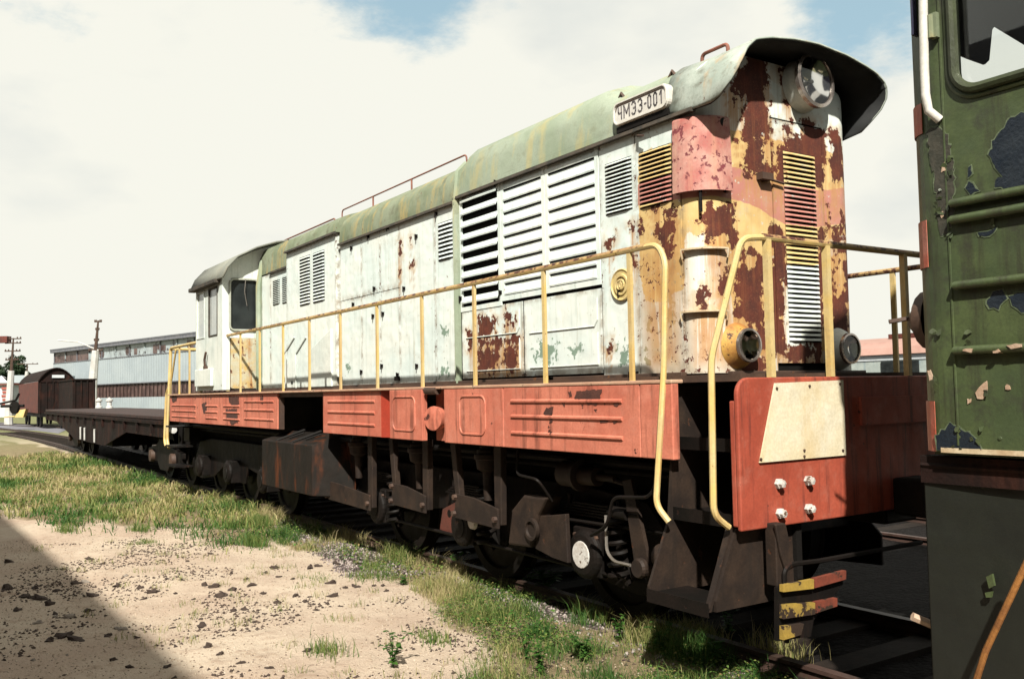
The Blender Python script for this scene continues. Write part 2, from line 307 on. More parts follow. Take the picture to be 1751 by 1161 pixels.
def sz(v):
    X, Y, Z = v[:, 0], v[:, 1], v[:, 2]; th = np.arctan2(X-XS0, -.8-Y)
    s = np.where((X <= XS0) & (Y < -.5), X-XS0, np.where(Y > -.8, ARC+Y+.8, RS*np.clip(th, 0, math.pi/2))); return s, Z
def sdf(P, u, v):      # + inside
    P = np.array(P); n = len(P); d = np.full(u.shape, 1e9); ins = np.zeros(u.shape, bool)
    for i in range(n):
        a, b = P[i], P[(i+1) % n]; e = b-a; w0, w1 = u-a[0], v-a[1]; t = np.clip((w0*e[0]+w1*e[1])/(e@e+1e-12), 0, 1)
        d = np.minimum(d, (w0-t*e[0])**2+(w1-t*e[1])**2)
        if a[1] != b[1]: ins ^= ((a[1] > v) != (b[1] > v)) & (u < (b[0]-a[0])*(v-a[1])/(b[1]-a[1])+a[0])
    d = np.sqrt(d); return np.where(ins, d, -d)
RUSTP = [
 [(1283,74),(1305,94),(1308,107),(1313,129),(1315,141),(1311,153),(1313,170),(1318,198),(1320,232),(1305,240),(1281,241),(1269,225),(1271,212),(1272,181),(1271,150),(1260,156),(1257,177),(1253,179),(1253,162),(1236,156),(1253,136),(1271,108)],
 [(1272,236),(1303,236),(1302,262),(1312,278),(1322,285),(1326,302),(1316,307),(1300,300),(1285,290),(1276,278),(1276,258)],
 [(1251,240),(1272,236),(1278,242),(1270,246),(1256,246)],
 [(1337,81),(1346,85),(1352,110),(1350,135),(1346,142),(1342,125),(1334,122),(1342,100)],[(1335,118),(1347,122),(1350,150),(1352,170),(1345,178),(1339,160)],
 [(1369,207),(1410,219),(1410,300),(1408,325),(1400,322),(1343,322),(1326,312),(1327,250),(1345,240),(1368,228)],
 [(1336,208),(1347,207),(1356,212),(1350,225),(1343,235),(1338,222)],
 [(1420,224),(1432,226),(1440,240),(1440,255),(1447,270),(1447,285),(1453,297),(1450,314),(1444,312),(1440,305),(1425,315),(1418,322),(1420,260)],
 [(1447,150),(1455,158),(1458,168),(1452,170)],[(1462,152),(1469,156),(1470,168),(1464,165)],
 [(1410,336),(1417,345),(1421,380),(1437,384),(1440,366),(1445,378),(1458,382),(1467,392),(1466,440),(1464,570),(1440,565),(1424,578),(1420,500),(1421,400),(1412,385)],
 [(1310,420),(1310,392),(1318,377),(1341,386),(1343,430),(1341,600),(1322,610),(1313,600),(1311,470),(1323,430)],
 [(1398,392),(1406,382),(1410,378),(1409,400),(1408,520),(1404,600),(1404,635),(1394,620),(1391,590),(1393,480)],
 [(1345,588),(1350,600),(1346,612),(1355,620),(1375,622),(1392,618),(1395,588)],
 [(1267,425),(1290,427),(1305,438),(1308,452),(1309,560),(1311,600),(1300,605),(1290,560),(1275,550),(1260,545),(1252,540),(1258,520),(1258,480),(1262,455),(1268,440)],
 [(1255,590),(1262,620),(1275,640),(1300,640),(1311,640),(1311,600),(1300,610)],
 [(1214,349),(1222,357),(1235,353),(1258,356),(1259,380),(1262,400),(1264,418),(1250,425),(1240,412),(1222,415),(1206,408),(1202,385),(1206,365)],
 [(1228,478),(1236,470),(1247,470),(1246,500),(1236,505),(1229,498)],[(1196,492),(1203,495),(1208,508),(1200,520),(1194,505)],
 [(1107,345),(1134,340),(1133,362),(1117,357)],[(1135,358),(1150,352),(1162,354),(1160,370),(1148,372),(1136,368)],
 [(1121,387),(1135,378),(1150,380),(1155,395),(1150,410),(1153,430),(1140,448),(1132,420),(1122,400)],
 [(1094,372),(1101,378),(1099,386),(1094,384)],[(1094,392),(1102,396),(1100,402),(1094,400)],[(1040,412),(1048,405),(1048,430),(1041,432)],[(1048,400),(1052,395),(1052,408)],
 [(1078,388),(1088,384),(1090,396),(1082,402)],[(1038,590),(1048,584),(1046,597),(1039,603)],[(1083,432),(1089,430),(1088,460),(1083,455)],
 [(818,545),(835,539),(850,548),(848,570),(840,578),(822,580),(817,565)],[(822,578),(889,572),(889,588),(818,592)],[(818,595),(855,600),(855,625),(825,640),(818,635)],
 [(866,598),(888,590),(886,632),(870,635),(862,625)],[(800,568),(811,566),(811,592),(802,597)],[(865,535),(872,530),(880,545),(872,560),(864,552)],[(876,545),(882,540),(882,560),(877,562)],
 [(683,412),(687,414),(688,442),(683,446)],[(704,442),(710,446),(708,456),(703,454)],[(702,407),(706,406),(704,416)],[(683,466),(687,468),(685,474)],
 [(1268,283),(1276,285),(1279,305),(1270,300)],[(1236,455),(1243,450),(1248,462),(1240,470)]]
RUSTOUT = [[(1274,430),(1296,440),(1290,455),(1280,460),(1272,445)],[(1421,444),(1450,434),(1455,437),(1440,446),(1424,452)],[(1428,470),(1440,455),(1442,490),(1434,508),(1424,505),(1430,490)],
 [(1447,400),(1452,398),(1456,422),(1450,424)],[(1435,410),(1443,406),(1446,416),(1437,418)],[(1448,520),(1456,518),(1458,575),(1446,570),(1450,545)],[(1428,420),(1418,380),(1412,384),(1410,600),(1420,600)],[(1347,592),(1352,590),(1354,600),(1349,606)]]
YELP = [[(1240,430),(1325,440),(1340,455),(1341,600),(1300,610),(1270,600),(1255,560)],[(1400,455),(1480,395),(1480,600),(1440,610),(1404,600)],[(1092,263),(1156,242),(1166,236),(1200,222),(1233,221),(1290,226),(1325,238),(1400,256),(1448,264),(1480,270),(1480,395),(1420,410),(1408,445),(1398,455),(1340,455),(1325,440),(1290,440),(1262,440),(1250,430),(1206,420),(1204,398),(1190,404),(1176,396),(1171,420),(1171,500),(1158,500),(1130,520),(1105,515),(1095,470)]]
PNKP = [[(1092,314),(1154,296),(1170,292),(1210,284),(1235,282),(1266,287),(1300,306),(1340,318),(1400,325),(1420,323),(1470,317),(1482,317),(1482,376),(1468,378),(1441,384),(1395,390),(1343,386),(1317,371),(1300,358),(1266,345),(1235,338),(1212,336),(1183,339),(1159,343),(1101,352),(1092,352)]]
GRNP = [[(916,590),(935,584),(953,590),(950,618),(930,622),(915,612)],[(1056,588),(1066,582),(1077,592),(1076,622),(1062,620)],[(975,597),(985,594),(997,597),(990,603),(978,602)],[(1138,441),(1148,440),(1154,458),(1152,481),(1142,478)],
 [(1140,500),(1150,496),(1155,520),(1151,550),(1142,545)],[(1108,548),(1115,545),(1113,575),(1107,578)],[(757,562),(764,560),(768,574),(761,579)],[(1106,600),(1111,598),(1110,620),(1106,618)],[(826,583),(848,580),(850,594),(828,596)],
 [(752,628),(766,625),(770,640),(756,642)],[(592,624),(600,622),(600,634),(593,636)]]
STNP = [[(1176,520),(1250,500),(1262,640),(1174,640)],[(1165,395),(1176,395),(1177,640),(1165,640)],[(1094,440),(1168,430),(1173,640),(1108,642),(1098,560)],[(1206,425),(1250,430),(1262,560),(1280,640),(1210,640)],[(1411,420),(1425,420),(1428,640),(1408,640)],[(1340,612),(1396,610),(1400,640),(1342,640)],[(1232,155),(1270,150),(1268,215),(1234,215)],[(1325,240),(1345,236),(1342,300),(1326,310)],[(1455,400),(1470,400),(1470,600),(1440,600)],[(1280,600),(1322,600),(1322,645),(1280,645)],[(816,590),(892,586),(892,640),(816,642)]]
def conv(L): return [[hit(*p) for p in P] for P in L]
RUSTW, ROUTW, YELW, PNKW, GRNW, STNW = map(conv, (RUSTP, RUSTOUT, YELP, PNKP, GRNP, STNP))
def fld(Ps, s, z, k=.05):
    d = np.full(s.shape, -1.)
    for P in Ps: d = np.maximum(d, sdf(P, s, z))
    return np.clip(.5+d/k*.5, 0, 1), d
def paint(v, norust=False, soft=.15, edge=None):
    s, z = sz(v); A = {}
    if edge:
        e0, e1, f0, f1 = edge; de = np.minimum(np.minimum(s-e0, e1-s), np.minimum((z-f0)*.6, (f1-z)*1.)); A['edge'] = np.clip(1-de/.045, 0, 1)
    r, d = fld(RUSTW, s, z, soft); _, do = fld(ROUTW, s, z, .03); d = np.minimum(d, -do)
    A['rust'] = np.clip(.5+d/soft*.5, 0, 1)*(0.0 if norust else 1.)
    A['yellow'] = fld(YELW, s, z, .12)[0]; A['pink'] = fld(PNKW, s, z, .10)[0]; A['oldgreen'] = fld(GRNW, s, z, .14)[0]; A['stain'] = fld(STNW, s, z, .12)[0]
    if norust: A['stain'] = A['stain']*.3
    else:
        run = np.zeros(s.shape)
        for dz in (.04, .10, .18, .28, .40): run = np.maximum(run, (fld(RUSTW, s+.004*math.sin(dz*40), z+dz, .05)[0] > .5)*(1-dz/.5))
        A['run'] = run
    return A
PROF = [(-1.02, 3.74), (-1.02, 3.80), (-1.0, 3.95), (-.95, 4.05), (-.84, 4.14), (-.6, 4.23), (-.14, 4.28)]
def zroof(y):
    yy = -abs(y+.14)-.14; return float(np.interp(yy, [p[0] for p in PROF[1:]], [p[1] for p in PROF[1:]]))
def panel(mb, s0, s1, z0, z1, o=.012, st=.02, rim=.012, top=None):
    ns = max(1, int(math.ceil((s1-s0)/st))); nz_ = max(1, int(math.ceil((z1-z0)/st))); vs = []
    S_ = [s0+(s1-s0)*i/ns for i in range(ns+1)]
    for i in range(ns+1):
        x, y = skin(S_[i], o); zt = min(z1, top(x, y)) if top else z1
        for k in range(nz_+1): vs.append((x, y, z0+(zt-z0)*k/nz_))
    fs = [(i*(nz_+1)+k, (i+1)*(nz_+1)+k, (i+1)*(nz_+1)+k+1, i*(nz_+1)+k+1) for i in range(ns) for k in range(nz_)]
    base = len(vs); loop = [i*(nz_+1) for i in range(ns+1)]+[ns*(nz_+1)+k for k in range(1, nz_+1)]+[i*(nz_+1)+nz_ for i in range(ns-1, -1, -1)]+[k for k in range(nz_-1, 0, -1)]
    for q in loop:
        i = q//(nz_+1); x, y = skin(S_[i], o-rim); vs.append((x, y, vs[q][2]))
    L = len(loop); fs += [(loop[(j+1) % L], loop[j], base+j, base+(j+1) % L) for j in range(L)]
    mb.add(vs, fs)
def louvre(mb, dark, s0, s1, z0, z1, n, o=.012, dep=.022, gap=.42, st=.05, tap=.35):
    """pressed slats over a dark backing"""
    ns = max(1, int((s1-s0)/st)); 
    for i in range(ns):
        a, b = s0+(s1-s0)*i/ns, s0+(s1-s0)*(i+1)/ns; (x0, y0), (x1, y1) = skin(a, o+.003), skin(b, o+.003)
        dark.add([(x0, y0, z0), (x1, y1, z0), (x1, y1, z1), (x0, y0, z1)], [(0, 1, 2, 3)])
    p = (z1-z0)/n
    for k in range(n):
        zb = z0+p*k+p*gap*.5; zt = z0+p*(k+1)-p*gap*.35; vs = []
        for i in range(ns+1):
            s_ = s0+(s1-s0)*i/ns; e = tap if i in (0, ns) else 1.
            for (oo, zz) in ((o+.004, zt), (o+dep*e, zb+p*.12), (o+dep*e-.003, zb), (o+.004, zt-.006)): x, y = skin(s_, oo); vs.append((x, y, zz))
        fs = [(i*4+a, (i+1)*4+a, (i+1)*4+(a+1) % 4, i*4+(a+1) % 4) for i in range(ns) for a in range(4)]+[(0, 1, 2, 3), (ns*4+3, ns*4+2, ns*4+1, ns*4)]
        mb.add(vs, fs)
ZD = 1.88
loco = empty('diesel_locomotive', (-10.5, 0, 0), 'long derelict diesel locomotive with pale peeling hood, rusty front end and faded red frame', 'locomotive')
# dark machinery core filling the hood
mb = MB(); mb.prism([(-.985, ZD-.06), (-.985, 3.74), (-.9, 4.0), (.7, 4.0), (.70, ZD-.06)], 0, -14.3, -4.66); mb.prism([(-4.66, -.985), (-4.52, -.93), (-4.475, -.8), (-4.475, .55), (-4.66, .7)], 2, ZD-.06, 3.98)
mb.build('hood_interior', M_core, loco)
X2S = lambda px, py=560: PX(px, py)-XS0
sA0, sB0, sD1, sD2 = X2S(1095), X2S(1032), X2S(897, 590), X2S(795, 590)
s783, s583, s497 = X2S(784, 500), X2S(583, 500), X2S(497, 550)
# --- front shell and corner
g = .005; mb = MB(); zt = 3.735
s1325, s1411 = hit(1325, 450)[0], hit(1412, 450)[0]
topf = lambda x, y: (zroof(y)-.03 if y > -.8 else 3.86)
panel(mb, 0.0, s1325-g, ZD, 4.2, .0, .02, .012, lambda x, y: (3.86+min(1, max(0, (x-XS0)/.2))*(zroof(-.8)-.03-3.86)) if y < -.8 else topf(x, y))
panel(mb, s1411+g, SF1+.31, ZD, 4.2, .0, .02, .012, lambda x, y: (zroof(y)-.05))
zsp = hit(1370, 214)[1]
panel(mb, s1325-g+.001, s1411+g-.001, zsp+.01, 4.2, .0, .02, .012, topf)
mb.build('front_shell', HOOD, loco, attrs=lambda v: paint(v, edge=(.0, 9, ZD-.02, 9)))
mb = MB(); panel(mb, s1325+g, s1411-g, ZD+.07, zsp-.004, .004, .02); fd = mb.build('front_door', HOOD, loco, attrs=lambda v: paint(v, edge=(s1325, s1411, ZD+.05, zsp)))
l0, l1 = hit(1344, 450)[0], hit(1398, 450)[0]; za, zb_ = hit(1370, 585)[1], hit(1370, 264)[1]
mb, dk = MB(), MB(); louvre(mb, dk, l0, l1, za, zb_, 40, .004, .022)
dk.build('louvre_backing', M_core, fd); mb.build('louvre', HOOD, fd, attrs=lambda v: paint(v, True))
# --- side panels
def door(name, s0, s1, z0, z1, louv=(), label=None):
    mb = MB(); panel(mb, s0+g, s1-g, z0, z1, .008, .02 if s1 > -3.4 else .04); d = mb.build(name, HOOD, loco, attrs=lambda v: paint(v, edge=(s0, s1, z0, z1)))
    for (a, b, c, e, n, dep, gp) in louv:
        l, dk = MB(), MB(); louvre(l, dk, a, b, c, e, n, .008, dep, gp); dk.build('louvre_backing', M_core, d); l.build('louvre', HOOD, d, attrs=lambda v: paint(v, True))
    return d
z = lambda px, py: float(at(px, py, 1, YS)[2])
door('side_door', sA0, 0.0, ZD, zt, [(X2S(1102), X2S(1158), z(1130, 350), z(1130, 251), 13, .02, .5)])
door('side_door', sB0, sA0, ZD, zt, [(X2S(1043), X2S(1089), z(1066, 362), z(1066, 272), 13, .02, .5)])
zl, zh = z(985, 494), z(985, 272)
for i, (a, b) in enumerate(((s783+.06, X2S(861)), (X2S(861), X2S(938)), (X2S(938), sB0))):
    mb = MB(); f_ = .045; a2, b2 = a+g, b-g; zlo = zl-(.0 if i else .04)
    for q in ((a2, b2, zlo, zlo+f_), (a2, b2, zh+.06, zt-.01), (a2, a2+f_, zlo+f_+.001, zh+.059), (b2-f_, b2, zlo+f_+.001, zh+.059)): panel(mb, *q, .014, .05)
    d = mb.build('shutter_frame', HOOD, loco, attrs=paint); l, dk = MB(), MB()
    louvre(l, dk, a2+f_, b2-f_, zlo+f_, zh+.06, 10 if i else 9, -.006, .026 if i else .045, .12 if i else .5, .3, .92)
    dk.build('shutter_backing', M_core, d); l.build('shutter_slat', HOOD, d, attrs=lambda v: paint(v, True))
for (a, b, s_) in ((sD1, sB0, 0), (s783+.06, sD1, 1)):
    d = door('lower_door', a+.01, b-.01, ZD+.03, zl-.03)
    mb = MB(); zc_ = (ZD+zl)/2+(.06 if s_ else .04)
    for (p, q) in ((a+.10, b-.06), ): 
        x0, x1 = XS0+p, XS0+q
        mb.tube([(x0, -1.012, zc_), (x1-.04, -1.012, zc_), (x1, -1.012, zc_+.05), (x1, -1.012, zl-.10)], .006, 5); mb.tube([(x0, -1.012, ZD+.10), (x1, -1.012, ZD+.10), (x1, -1.012, zc_-.05)], .006, 5)
    mb.build('pressed_edge', M_white, d)
# post
mb = MB(); mb.tube([(XS0+s783+.03, -1.025, ZD-.02), (XS0+s783+.03, -1.025, 3.76), (XS0+s783+.03, -1.0, 4.0), (XS0+s783+.03, -.9, 4.1)], .035, 6); mb.tube([(XS0+s783-.04, -1.015, ZD-.02), (XS0+s783-.04, -1.015, 3.76)], .016, 6); mb.build('hood_post', M_roofL, loco, True)
# middle section
cuts = [s583, X2S(620), X2S(652), X2S(685), X2S(746, 520), s783-.06]
for i in range(5):
    lv = [(X2S(753), X2S(778), z(765, 444), z(765, 378), 9, .02, .5)] if i == 4 else []
    if i in (0, 1, 2): 
        zm = z(650, 500); door('side_door', cuts[i], cuts[i+1], ZD, zm-.004, []); door('side_door', cuts[i], cuts[i+1], zm+.004, zt, [])
    else: door('side_door', cuts[i], cuts[i+1], ZD, zt, lv)
# rear taller section, a little prouder
def pbox(name, px0, px1, ztop, o, louv, mat=HOOD):
    a, b = X2S(px0), X2S(px1); mb = MB(); panel(mb, a, b, ZD, ztop, o, .05, o+.02); d = mb.build(name, mat, loco, attrs=lambda v: paint(v, edge=(a, b, ZD, ztop)))
    for (p0, p1, y0, y1, n) in louv:
        l, dk = MB(), MB(); louvre(l, dk, X2S(p0), X2S(p1), z(p0, y1), z(p0, y0), n, o, .02, .55); dk.build('louvre_backing', M_core, d); l.build('louvre', HOOD, d, attrs=lambda v: paint(v, True))
    return d
zr1, zr2 = z(540, 414), z(480, 460)
pbox('side_door', 496, 581, zr1, .05, [(519, 537, 442, 524, 15), (542, 562, 434, 519, 15)])
pbox('side_fairing', 448, 462.4, zr2-.02, .0, [], HOOD)
pbox('side_door', 463, 495, zr2, .0, [(467, 479, 480, 522, 14), (483, 495, 474, 519, 14)])
# sloped pipe covers low on the rear doors
for p in (493, 513):
    x = PX(p, 600); mb = MB(); x2 = PX(p+17, 575)
    mb.tube([(x, -1.06, ZD), (x, -1.06, z(p, 605)), (x2, -1.06, z(p+17, 577))], .010, 6); mb.build('conduit', M_white, loco)
x = PX(560, 600); mb = MB(); mb.prism([(PX(537, 600), ZD), (PX(575, 600), ZD), (PX(575, 600), z(575, 562)), (PX(537, 600), z(537, 600))], 1, -1.075, -1.04); mb.build('sloped_cover', M_white, loco, bevel=.01)
mb = MB(); mb.box(XS0-9.4, XS0, -1.05, -1.0, ZD-.02, ZD+.012); mb.box(XF, XF+.05, -.8, .7, ZD-.02, ZD+.012); mb.build('base_angle', M_brown, loco, bevel=.004)
# hinges, latches
mb = MB()
for (px, py) in ((603, 424), (632, 405), (665, 390), (748, 366), (642, 493), (693, 493), (520, 414), (556, 412), (606, 520), (620, 635), (682, 640), (655, 625), (657, 536), (714, 404), (640, 540), (715, 625), (555, 532), (790, 510), (850, 312), (858, 500), (1062, 498)):
    mb = MB(); p = at(px, py, 1, -1.0); mb.box(p[0]-.018, p[0]+.018, -1.024, -1.005, p[2]-.02, p[2]+.015); mb.tube([(p[0], -1.03, p[2]-.045), (p[0], -1.03, p[2]+.02)], .008, 5); mb.build('latch', M_under, loco)
for (px, py) in ((1088, 642), (505, 655), (585, 648), (683, 648), (950, 650)):
    mb = MB(); p = at(px, py, 1, -1.0); mb.box(p[0]-.035, p[0]+.035, -1.05, -1.005, p[2]-.02, p[2]+.03); mb.build('door_stop', M_under, loco)
mb = MB(); p = at(1098, 235, 1, -1.0); mb.tube([(p[0]-.04, -1.01, p[2]+.02), (p[0]+.02, -1.06, p[2]), (p[0]+.09, -1.07, p[2]-.02)], .010, 6); mb.build('latch_hook', M_brown, loco)
# badge
p = at(1063, 487, 1, -1.02); bd = MB(); bd.lathe((p[0], -1.01, p[2]), (0, -1, 0), [(0, 0), (0, .125), (.016, .125), (.02, .118), (.012, .110), (.012, .085), (.022, .08), (.022, .064), (.012, .06), (.012, 0)], 30); b_ = bd.build('maker_badge', M_badge, loco, True)
mb = MB()
for (dx, rr) in ((-.014, .026), (.014, .026)): mb.tube([(p[0]+dx+rr*math.cos(math.radians(a)), -1.034, p[2]+rr*1.3*math.sin(math.radians(a))) for a in range(0, 361, 30)], .008, 5)
mb.build('badge_relief', M_badge, b_)
# red slanted housing on the corner (curved plate)
mb = MB(); q0, q1 = hit(1161, 320)[0], hit(1240, 260)[0]; zb0 = hit(1200, 328)[1]; zb1 = hit(1200, 200)[1]
n = 14; vs = []; fs = []
for i in range(n+1):
    s_ = q0+(q1-q0)*i/n; 
    for (o, zz) in ((.065, zb0), (.05, zb1-.015), (.04, zb1), (.0, zb1), (.0, zb0)): X_, Y_ = skin(s_, o); vs.append((X_, Y_, zz))
fs = [(i*5+a, (i+1)*5+a, (i+1)*5+a+1, i*5+a+1) for i in range(n) for a in range(4)]+[(0, 1, 2, 3, 4), tuple(n*5+a for a in (4, 3, 2, 1, 0))]
mb.add(vs, fs); mb.build('corner_housing', M_redbox, loco)
mb = MB(); s_ = q0+(q1-q0)*.45; X_, Y_ = skin(s_, .04); mb.tube([(X_, Y_, zb0+.02), (X_, Y_, hit(1190, 365)[1])], .012, 6); mb.build('housing_cable', M_darker, loco)
# recessed steps on the corner: two bent lips
for (y0, y1) in ((428, 422), (535, 532)):
    mb = MB(); a, b = hit(1171, y0)[0], hit(1238, y1)[0]; zz = (hit(1200, y0-4)[1]); n = 14; vs = []
    for i in range(n+1):
        s_ = a+(b-a)*i/n
        for (o, dz) in ((.0, .0), (.045, .0), (.045, -.012), (.0, -.012)): X_, Y_ = skin(s_, o); vs.append((X_, Y_, zz+dz))
    mb.add(vs, [(i*4+k, (i+1)*4+k, (i+1)*4+(k+1) % 4, i*4+(k+1) % 4) for i in range(n) for k in range(4)]+[(0, 1, 2, 3), (n*4+3, n*4+2, n*4+1, n*4)])
    for s_ in (a, b):
        for (o, zt_, w) in ((.03, 0, .012),): X_, Y_ = skin(s_, .03); X2, Y2 = skin(s_, .045); mb.tube([(X2, Y2, zz-.01), (X_, Y_, zz-.07)], .007, 5)
    mb.build('toe_step', M_creamstrip, loco)
# ------------------------------------------------------------------ roofs
def ring(prof, x, dz=0., dy=0., yc=-.14):
    pts = [(x, p[0]-dy, p[1]+dz) for p in prof]; pts += [(x, 2*yc-p[0]+dy, p[1]+dz) for p in prof[::-1][1:]]; return pts
def loft(mb, rings, cap=True):
    n = len(rings[0]); vs = [p for r in rings for p in r]
    fs = [(i*n+k, (i+1)*n+k, (i+1)*n+k+1, i*n+k+1) for i in range(len(rings)-1) for k in range(n-1)]
    if cap: fs += [tuple(range(n))[::-1], tuple(range((len(rings)-1)*n, len(rings)*n))]
    mb.add(vs, fs)
xr = [XS0+s783-.04, XS0+s583+.0]
mb = MB(); loft(mb, [ring(PROF, -4.70), ring(PROF, XS0+s783+.06)]); mb.build('front_roof', M_roofL, loco, True)
mb = MB(); P2 = [(-1.02, 3.76), (-.995, 4.0), (-.95, 4.13), (-.85, 4.22), (-.6, 4.31), (-.14, 4.36)]; P1b = [(-1.02, 3.76), (-1.0, 3.92), (-.96, 4.0), (-.85, 4.10), (-.6, 4.19), (-.14, 4.24)]
loft(mb, [ring(P1b, XS0+s783+.02, 0, .004), ring(P2, XS0+s783+.18, 0, .004), ring(P2, -5.62, 0, .004), ring(P1b, -5.36, 0, .004)]); mb.build('raised_roof', M_roofL, loco, True)
mb = MB(); loft(mb, [ring(PROF, XS0+s783-.06, -.03), ring(PROF, XS0+s583, -.03)]); mb.build('middle_roof', M_roof, loco, True)
PR = [(-1.06, zr1), (-1.04, zr1+.1), (-.98, zr1+.2), (-.84, 4.13), (-.6, 4.20), (-.14, 4.23)]
mb = MB(); loft(mb, [ring(PR, XS0+s583-.01), ring(PR, XS0+s497)]); mb.build('rear_roof', M_roof, loco, True)
PR2 = [(-1.01, zr2), (-1.0, zr2+.28), (-.93, zr2+.42), (-.8, 4.08), (-.6, 4.12), (-.14, 4.13)]
mb = MB(); loft(mb, [ring(PR2, XS0+s497-.005), ring(PR2, -14.2)]); mb.build('rear_roof', M_roof, loco, True)
mb = MB()
for (a, b, zz, yy) in ((-4.5, XS0+s783, 3.735, -1.045), (XS0+s783-.05, XS0+s583, 3.705, -1.04), (XS0+s583-.02, XS0+s497-.02, zr1-.01, -1.09), (XS0+s497, PX(462, 480), zr2-.01, -1.03)):
    mb.add([(x_, y_, z_) for x_ in (a, b) for (y_, z_) in ((yy+.05, zz+.03), (yy-.005, zz+.012), (yy-.01, zz-.016), (yy+.05, zz-.012))], [(0, 1, 2, 3), (7, 6, 5, 4), (0, 4, 5, 1), (1, 5, 6, 2), (2, 6, 7, 3), (3, 7, 4, 0)])
mb.build('gutter', M_gutter, loco)
# visor
EDGE = [(-1.02, 3.735, -4.332), (-1.03, 3.751, -4.251), (-1.03, 3.796, -4.185), (-1.02, 3.845, -4.129), (-0.99, 3.914, -4.102), (-0.95, 3.99, -4.089), (-0.88, 4.082, -4.107), (-0.706, 4.197, -4.18), (-0.558, 4.234, -4.17), (-0.32, 4.266, -4.16), (-0.06, 4.283, -4.16), (0.279, 4.261, -4.16), (0.491, 4.224, -4.16), (0.65, 4.196, -4.17), (0.743, 4.143, -4.17), (0.793, 4.099, -4.18), (0.81, 4.032, -4.2), (0.787, 3.946, -4.24), (0.739, 3.86, -4.3), (0.716, 3.79, -4.38)]
def resample(P, n):
    P = np.array(P); d = np.r_[0, np.cumsum(np.linalg.norm(np.diff(P, axis=0), axis=1))]; t = np.linspace(0, d[-1], n); return np.array([np.interp(t, d, P[:, i]) for i in range(3)]).T
NB = 60; e = resample([(x_, y_, z_) for (y_, z_, x_) in EDGE], NB); B = ring(PROF, -4.78); k = len(B)-1; B = resample(B, NB)
mb = MB(); rr = [B+np.array([0, 0, .004])]
for t in (.35, .7, 1.0): 
    q = B*(1-t)+e*t; rr.append(q)
mb.add([tuple(p) for r in rr for p in r], [(i*NB+j, (i+1)*NB+j, (i+1)*NB+j+1, i*NB+j+1) for i in range(3) for j in range(NB-1)])
M_vis = M('pale visor paint', (.30, .36, .31), (.46, .51, .45), 3, .7, chips=((.22, .08, .04), 9, .64), streak=((.46, .28, .12), .6, 6), bump=.3, dirt=((.16, .17, .13), .8, 8))
vis = mb.build('visor', M_vis, loco, True, solid=.014)
mb = MB(); rr = []
for t in (.32, .66, .985):
    q = B*(1-t)+e*t; c_ = np.array([0, -.15, 3.3]); dv_ = c_-q; dv_[:, 0] = 0; dv_ /= np.linalg.norm(dv_, axis=1)[:, None]; rr.append(q+dv_*.013)
mb.add([tuple(p) for r in rr for p in r], [(i*NB+j, (i+1)*NB+j, (i+1)*NB+j+1, i*NB+j+1) for i in range(2) for j in range(NB-1)]); mb.build('lining', M('dark visor underside', (.030, .034, .034), (.015, .017, .018), 3, .8, chips=((.35, .42, .42), 5, .70)), vis, True, solid=.003)  # inner skin of the visor, much darker than its outside
# roof handrails, lifting eyes
def rail(name, pts, r, mat, par, n=8): return MB().tube(pts, r, n).build(name, mat, par, True)
def rr_path(pts, rad=.06, n=5):
    pts = [Vector(tuple(map(float, p))) for p in pts]; out = [pts[0]]
    for i in range(1, len(pts)-1):
        a = (pts[i-1]-pts[i]); b = (pts[i+1]-pts[i]); ra = min(rad, a.length*.45, b.length*.45); a = pts[i]+a.normalized()*ra; b = pts[i]+b.normalized()*ra
        for k in range(n+1): t = k/n; out.append(a*(1-t)**2+pts[i]*2*t*(1-t)+b*t*t)
    out.append(pts[-1]); return out
Yr = -.62
hx = lambda px, py: at(px, py, 1, Yr)
a, b = hx(585, 360), hx(798, 267); rail('roof_rail', rr_path([(a[0]-.0, Yr, 4.1), (a[0], Yr, a[2]), (b[0], Yr, a[2]), (b[0], Yr, 4.1)]), .010, M_railred, loco)
for t in (.3, .62): rail('roof_rail_stay', [(a[0]+(b[0]-a[0])*t, Yr, 4.1), (a[0]+(b[0]-a[0])*t, Yr, a[2])], .012, M_railred, loco)
a2, b2 = hx(485, 412), hx(573, 371); rail('roof_rail', rr_path([(a2[0], Yr, 4.1), (a2[0], Yr, a2[2]), (b2[0], Yr, a2[2]), (b2[0], Yr, 4.1)]), .012, M_railred, loco)
Yl = -.72; a, b = at(1201, 112, 1, Yl), at(1236, 90, 1, Yl); rail('lifting_handle', rr_path([(a[0], Yl, 4.1), (a[0], Yl, float(at(1212, 89, 1, Yl)[2])), (b[0]+.05, Yl, float(at(1212, 89, 1, Yl)[2])), (b[0]+.05, Yl, 4.1)], .04), .014, M_railred, loco)
mb = MB()
for px in (1062, 1150): p = at(px, 143, 1, -.88); mb.tube([(p[0]-.04, -.88, 4.09), (p[0], -.88, 4.14), (p[0]+.04, -.88, 4.09)], .014, 6)
mb.build('lifting_eye', M_brown, loco)
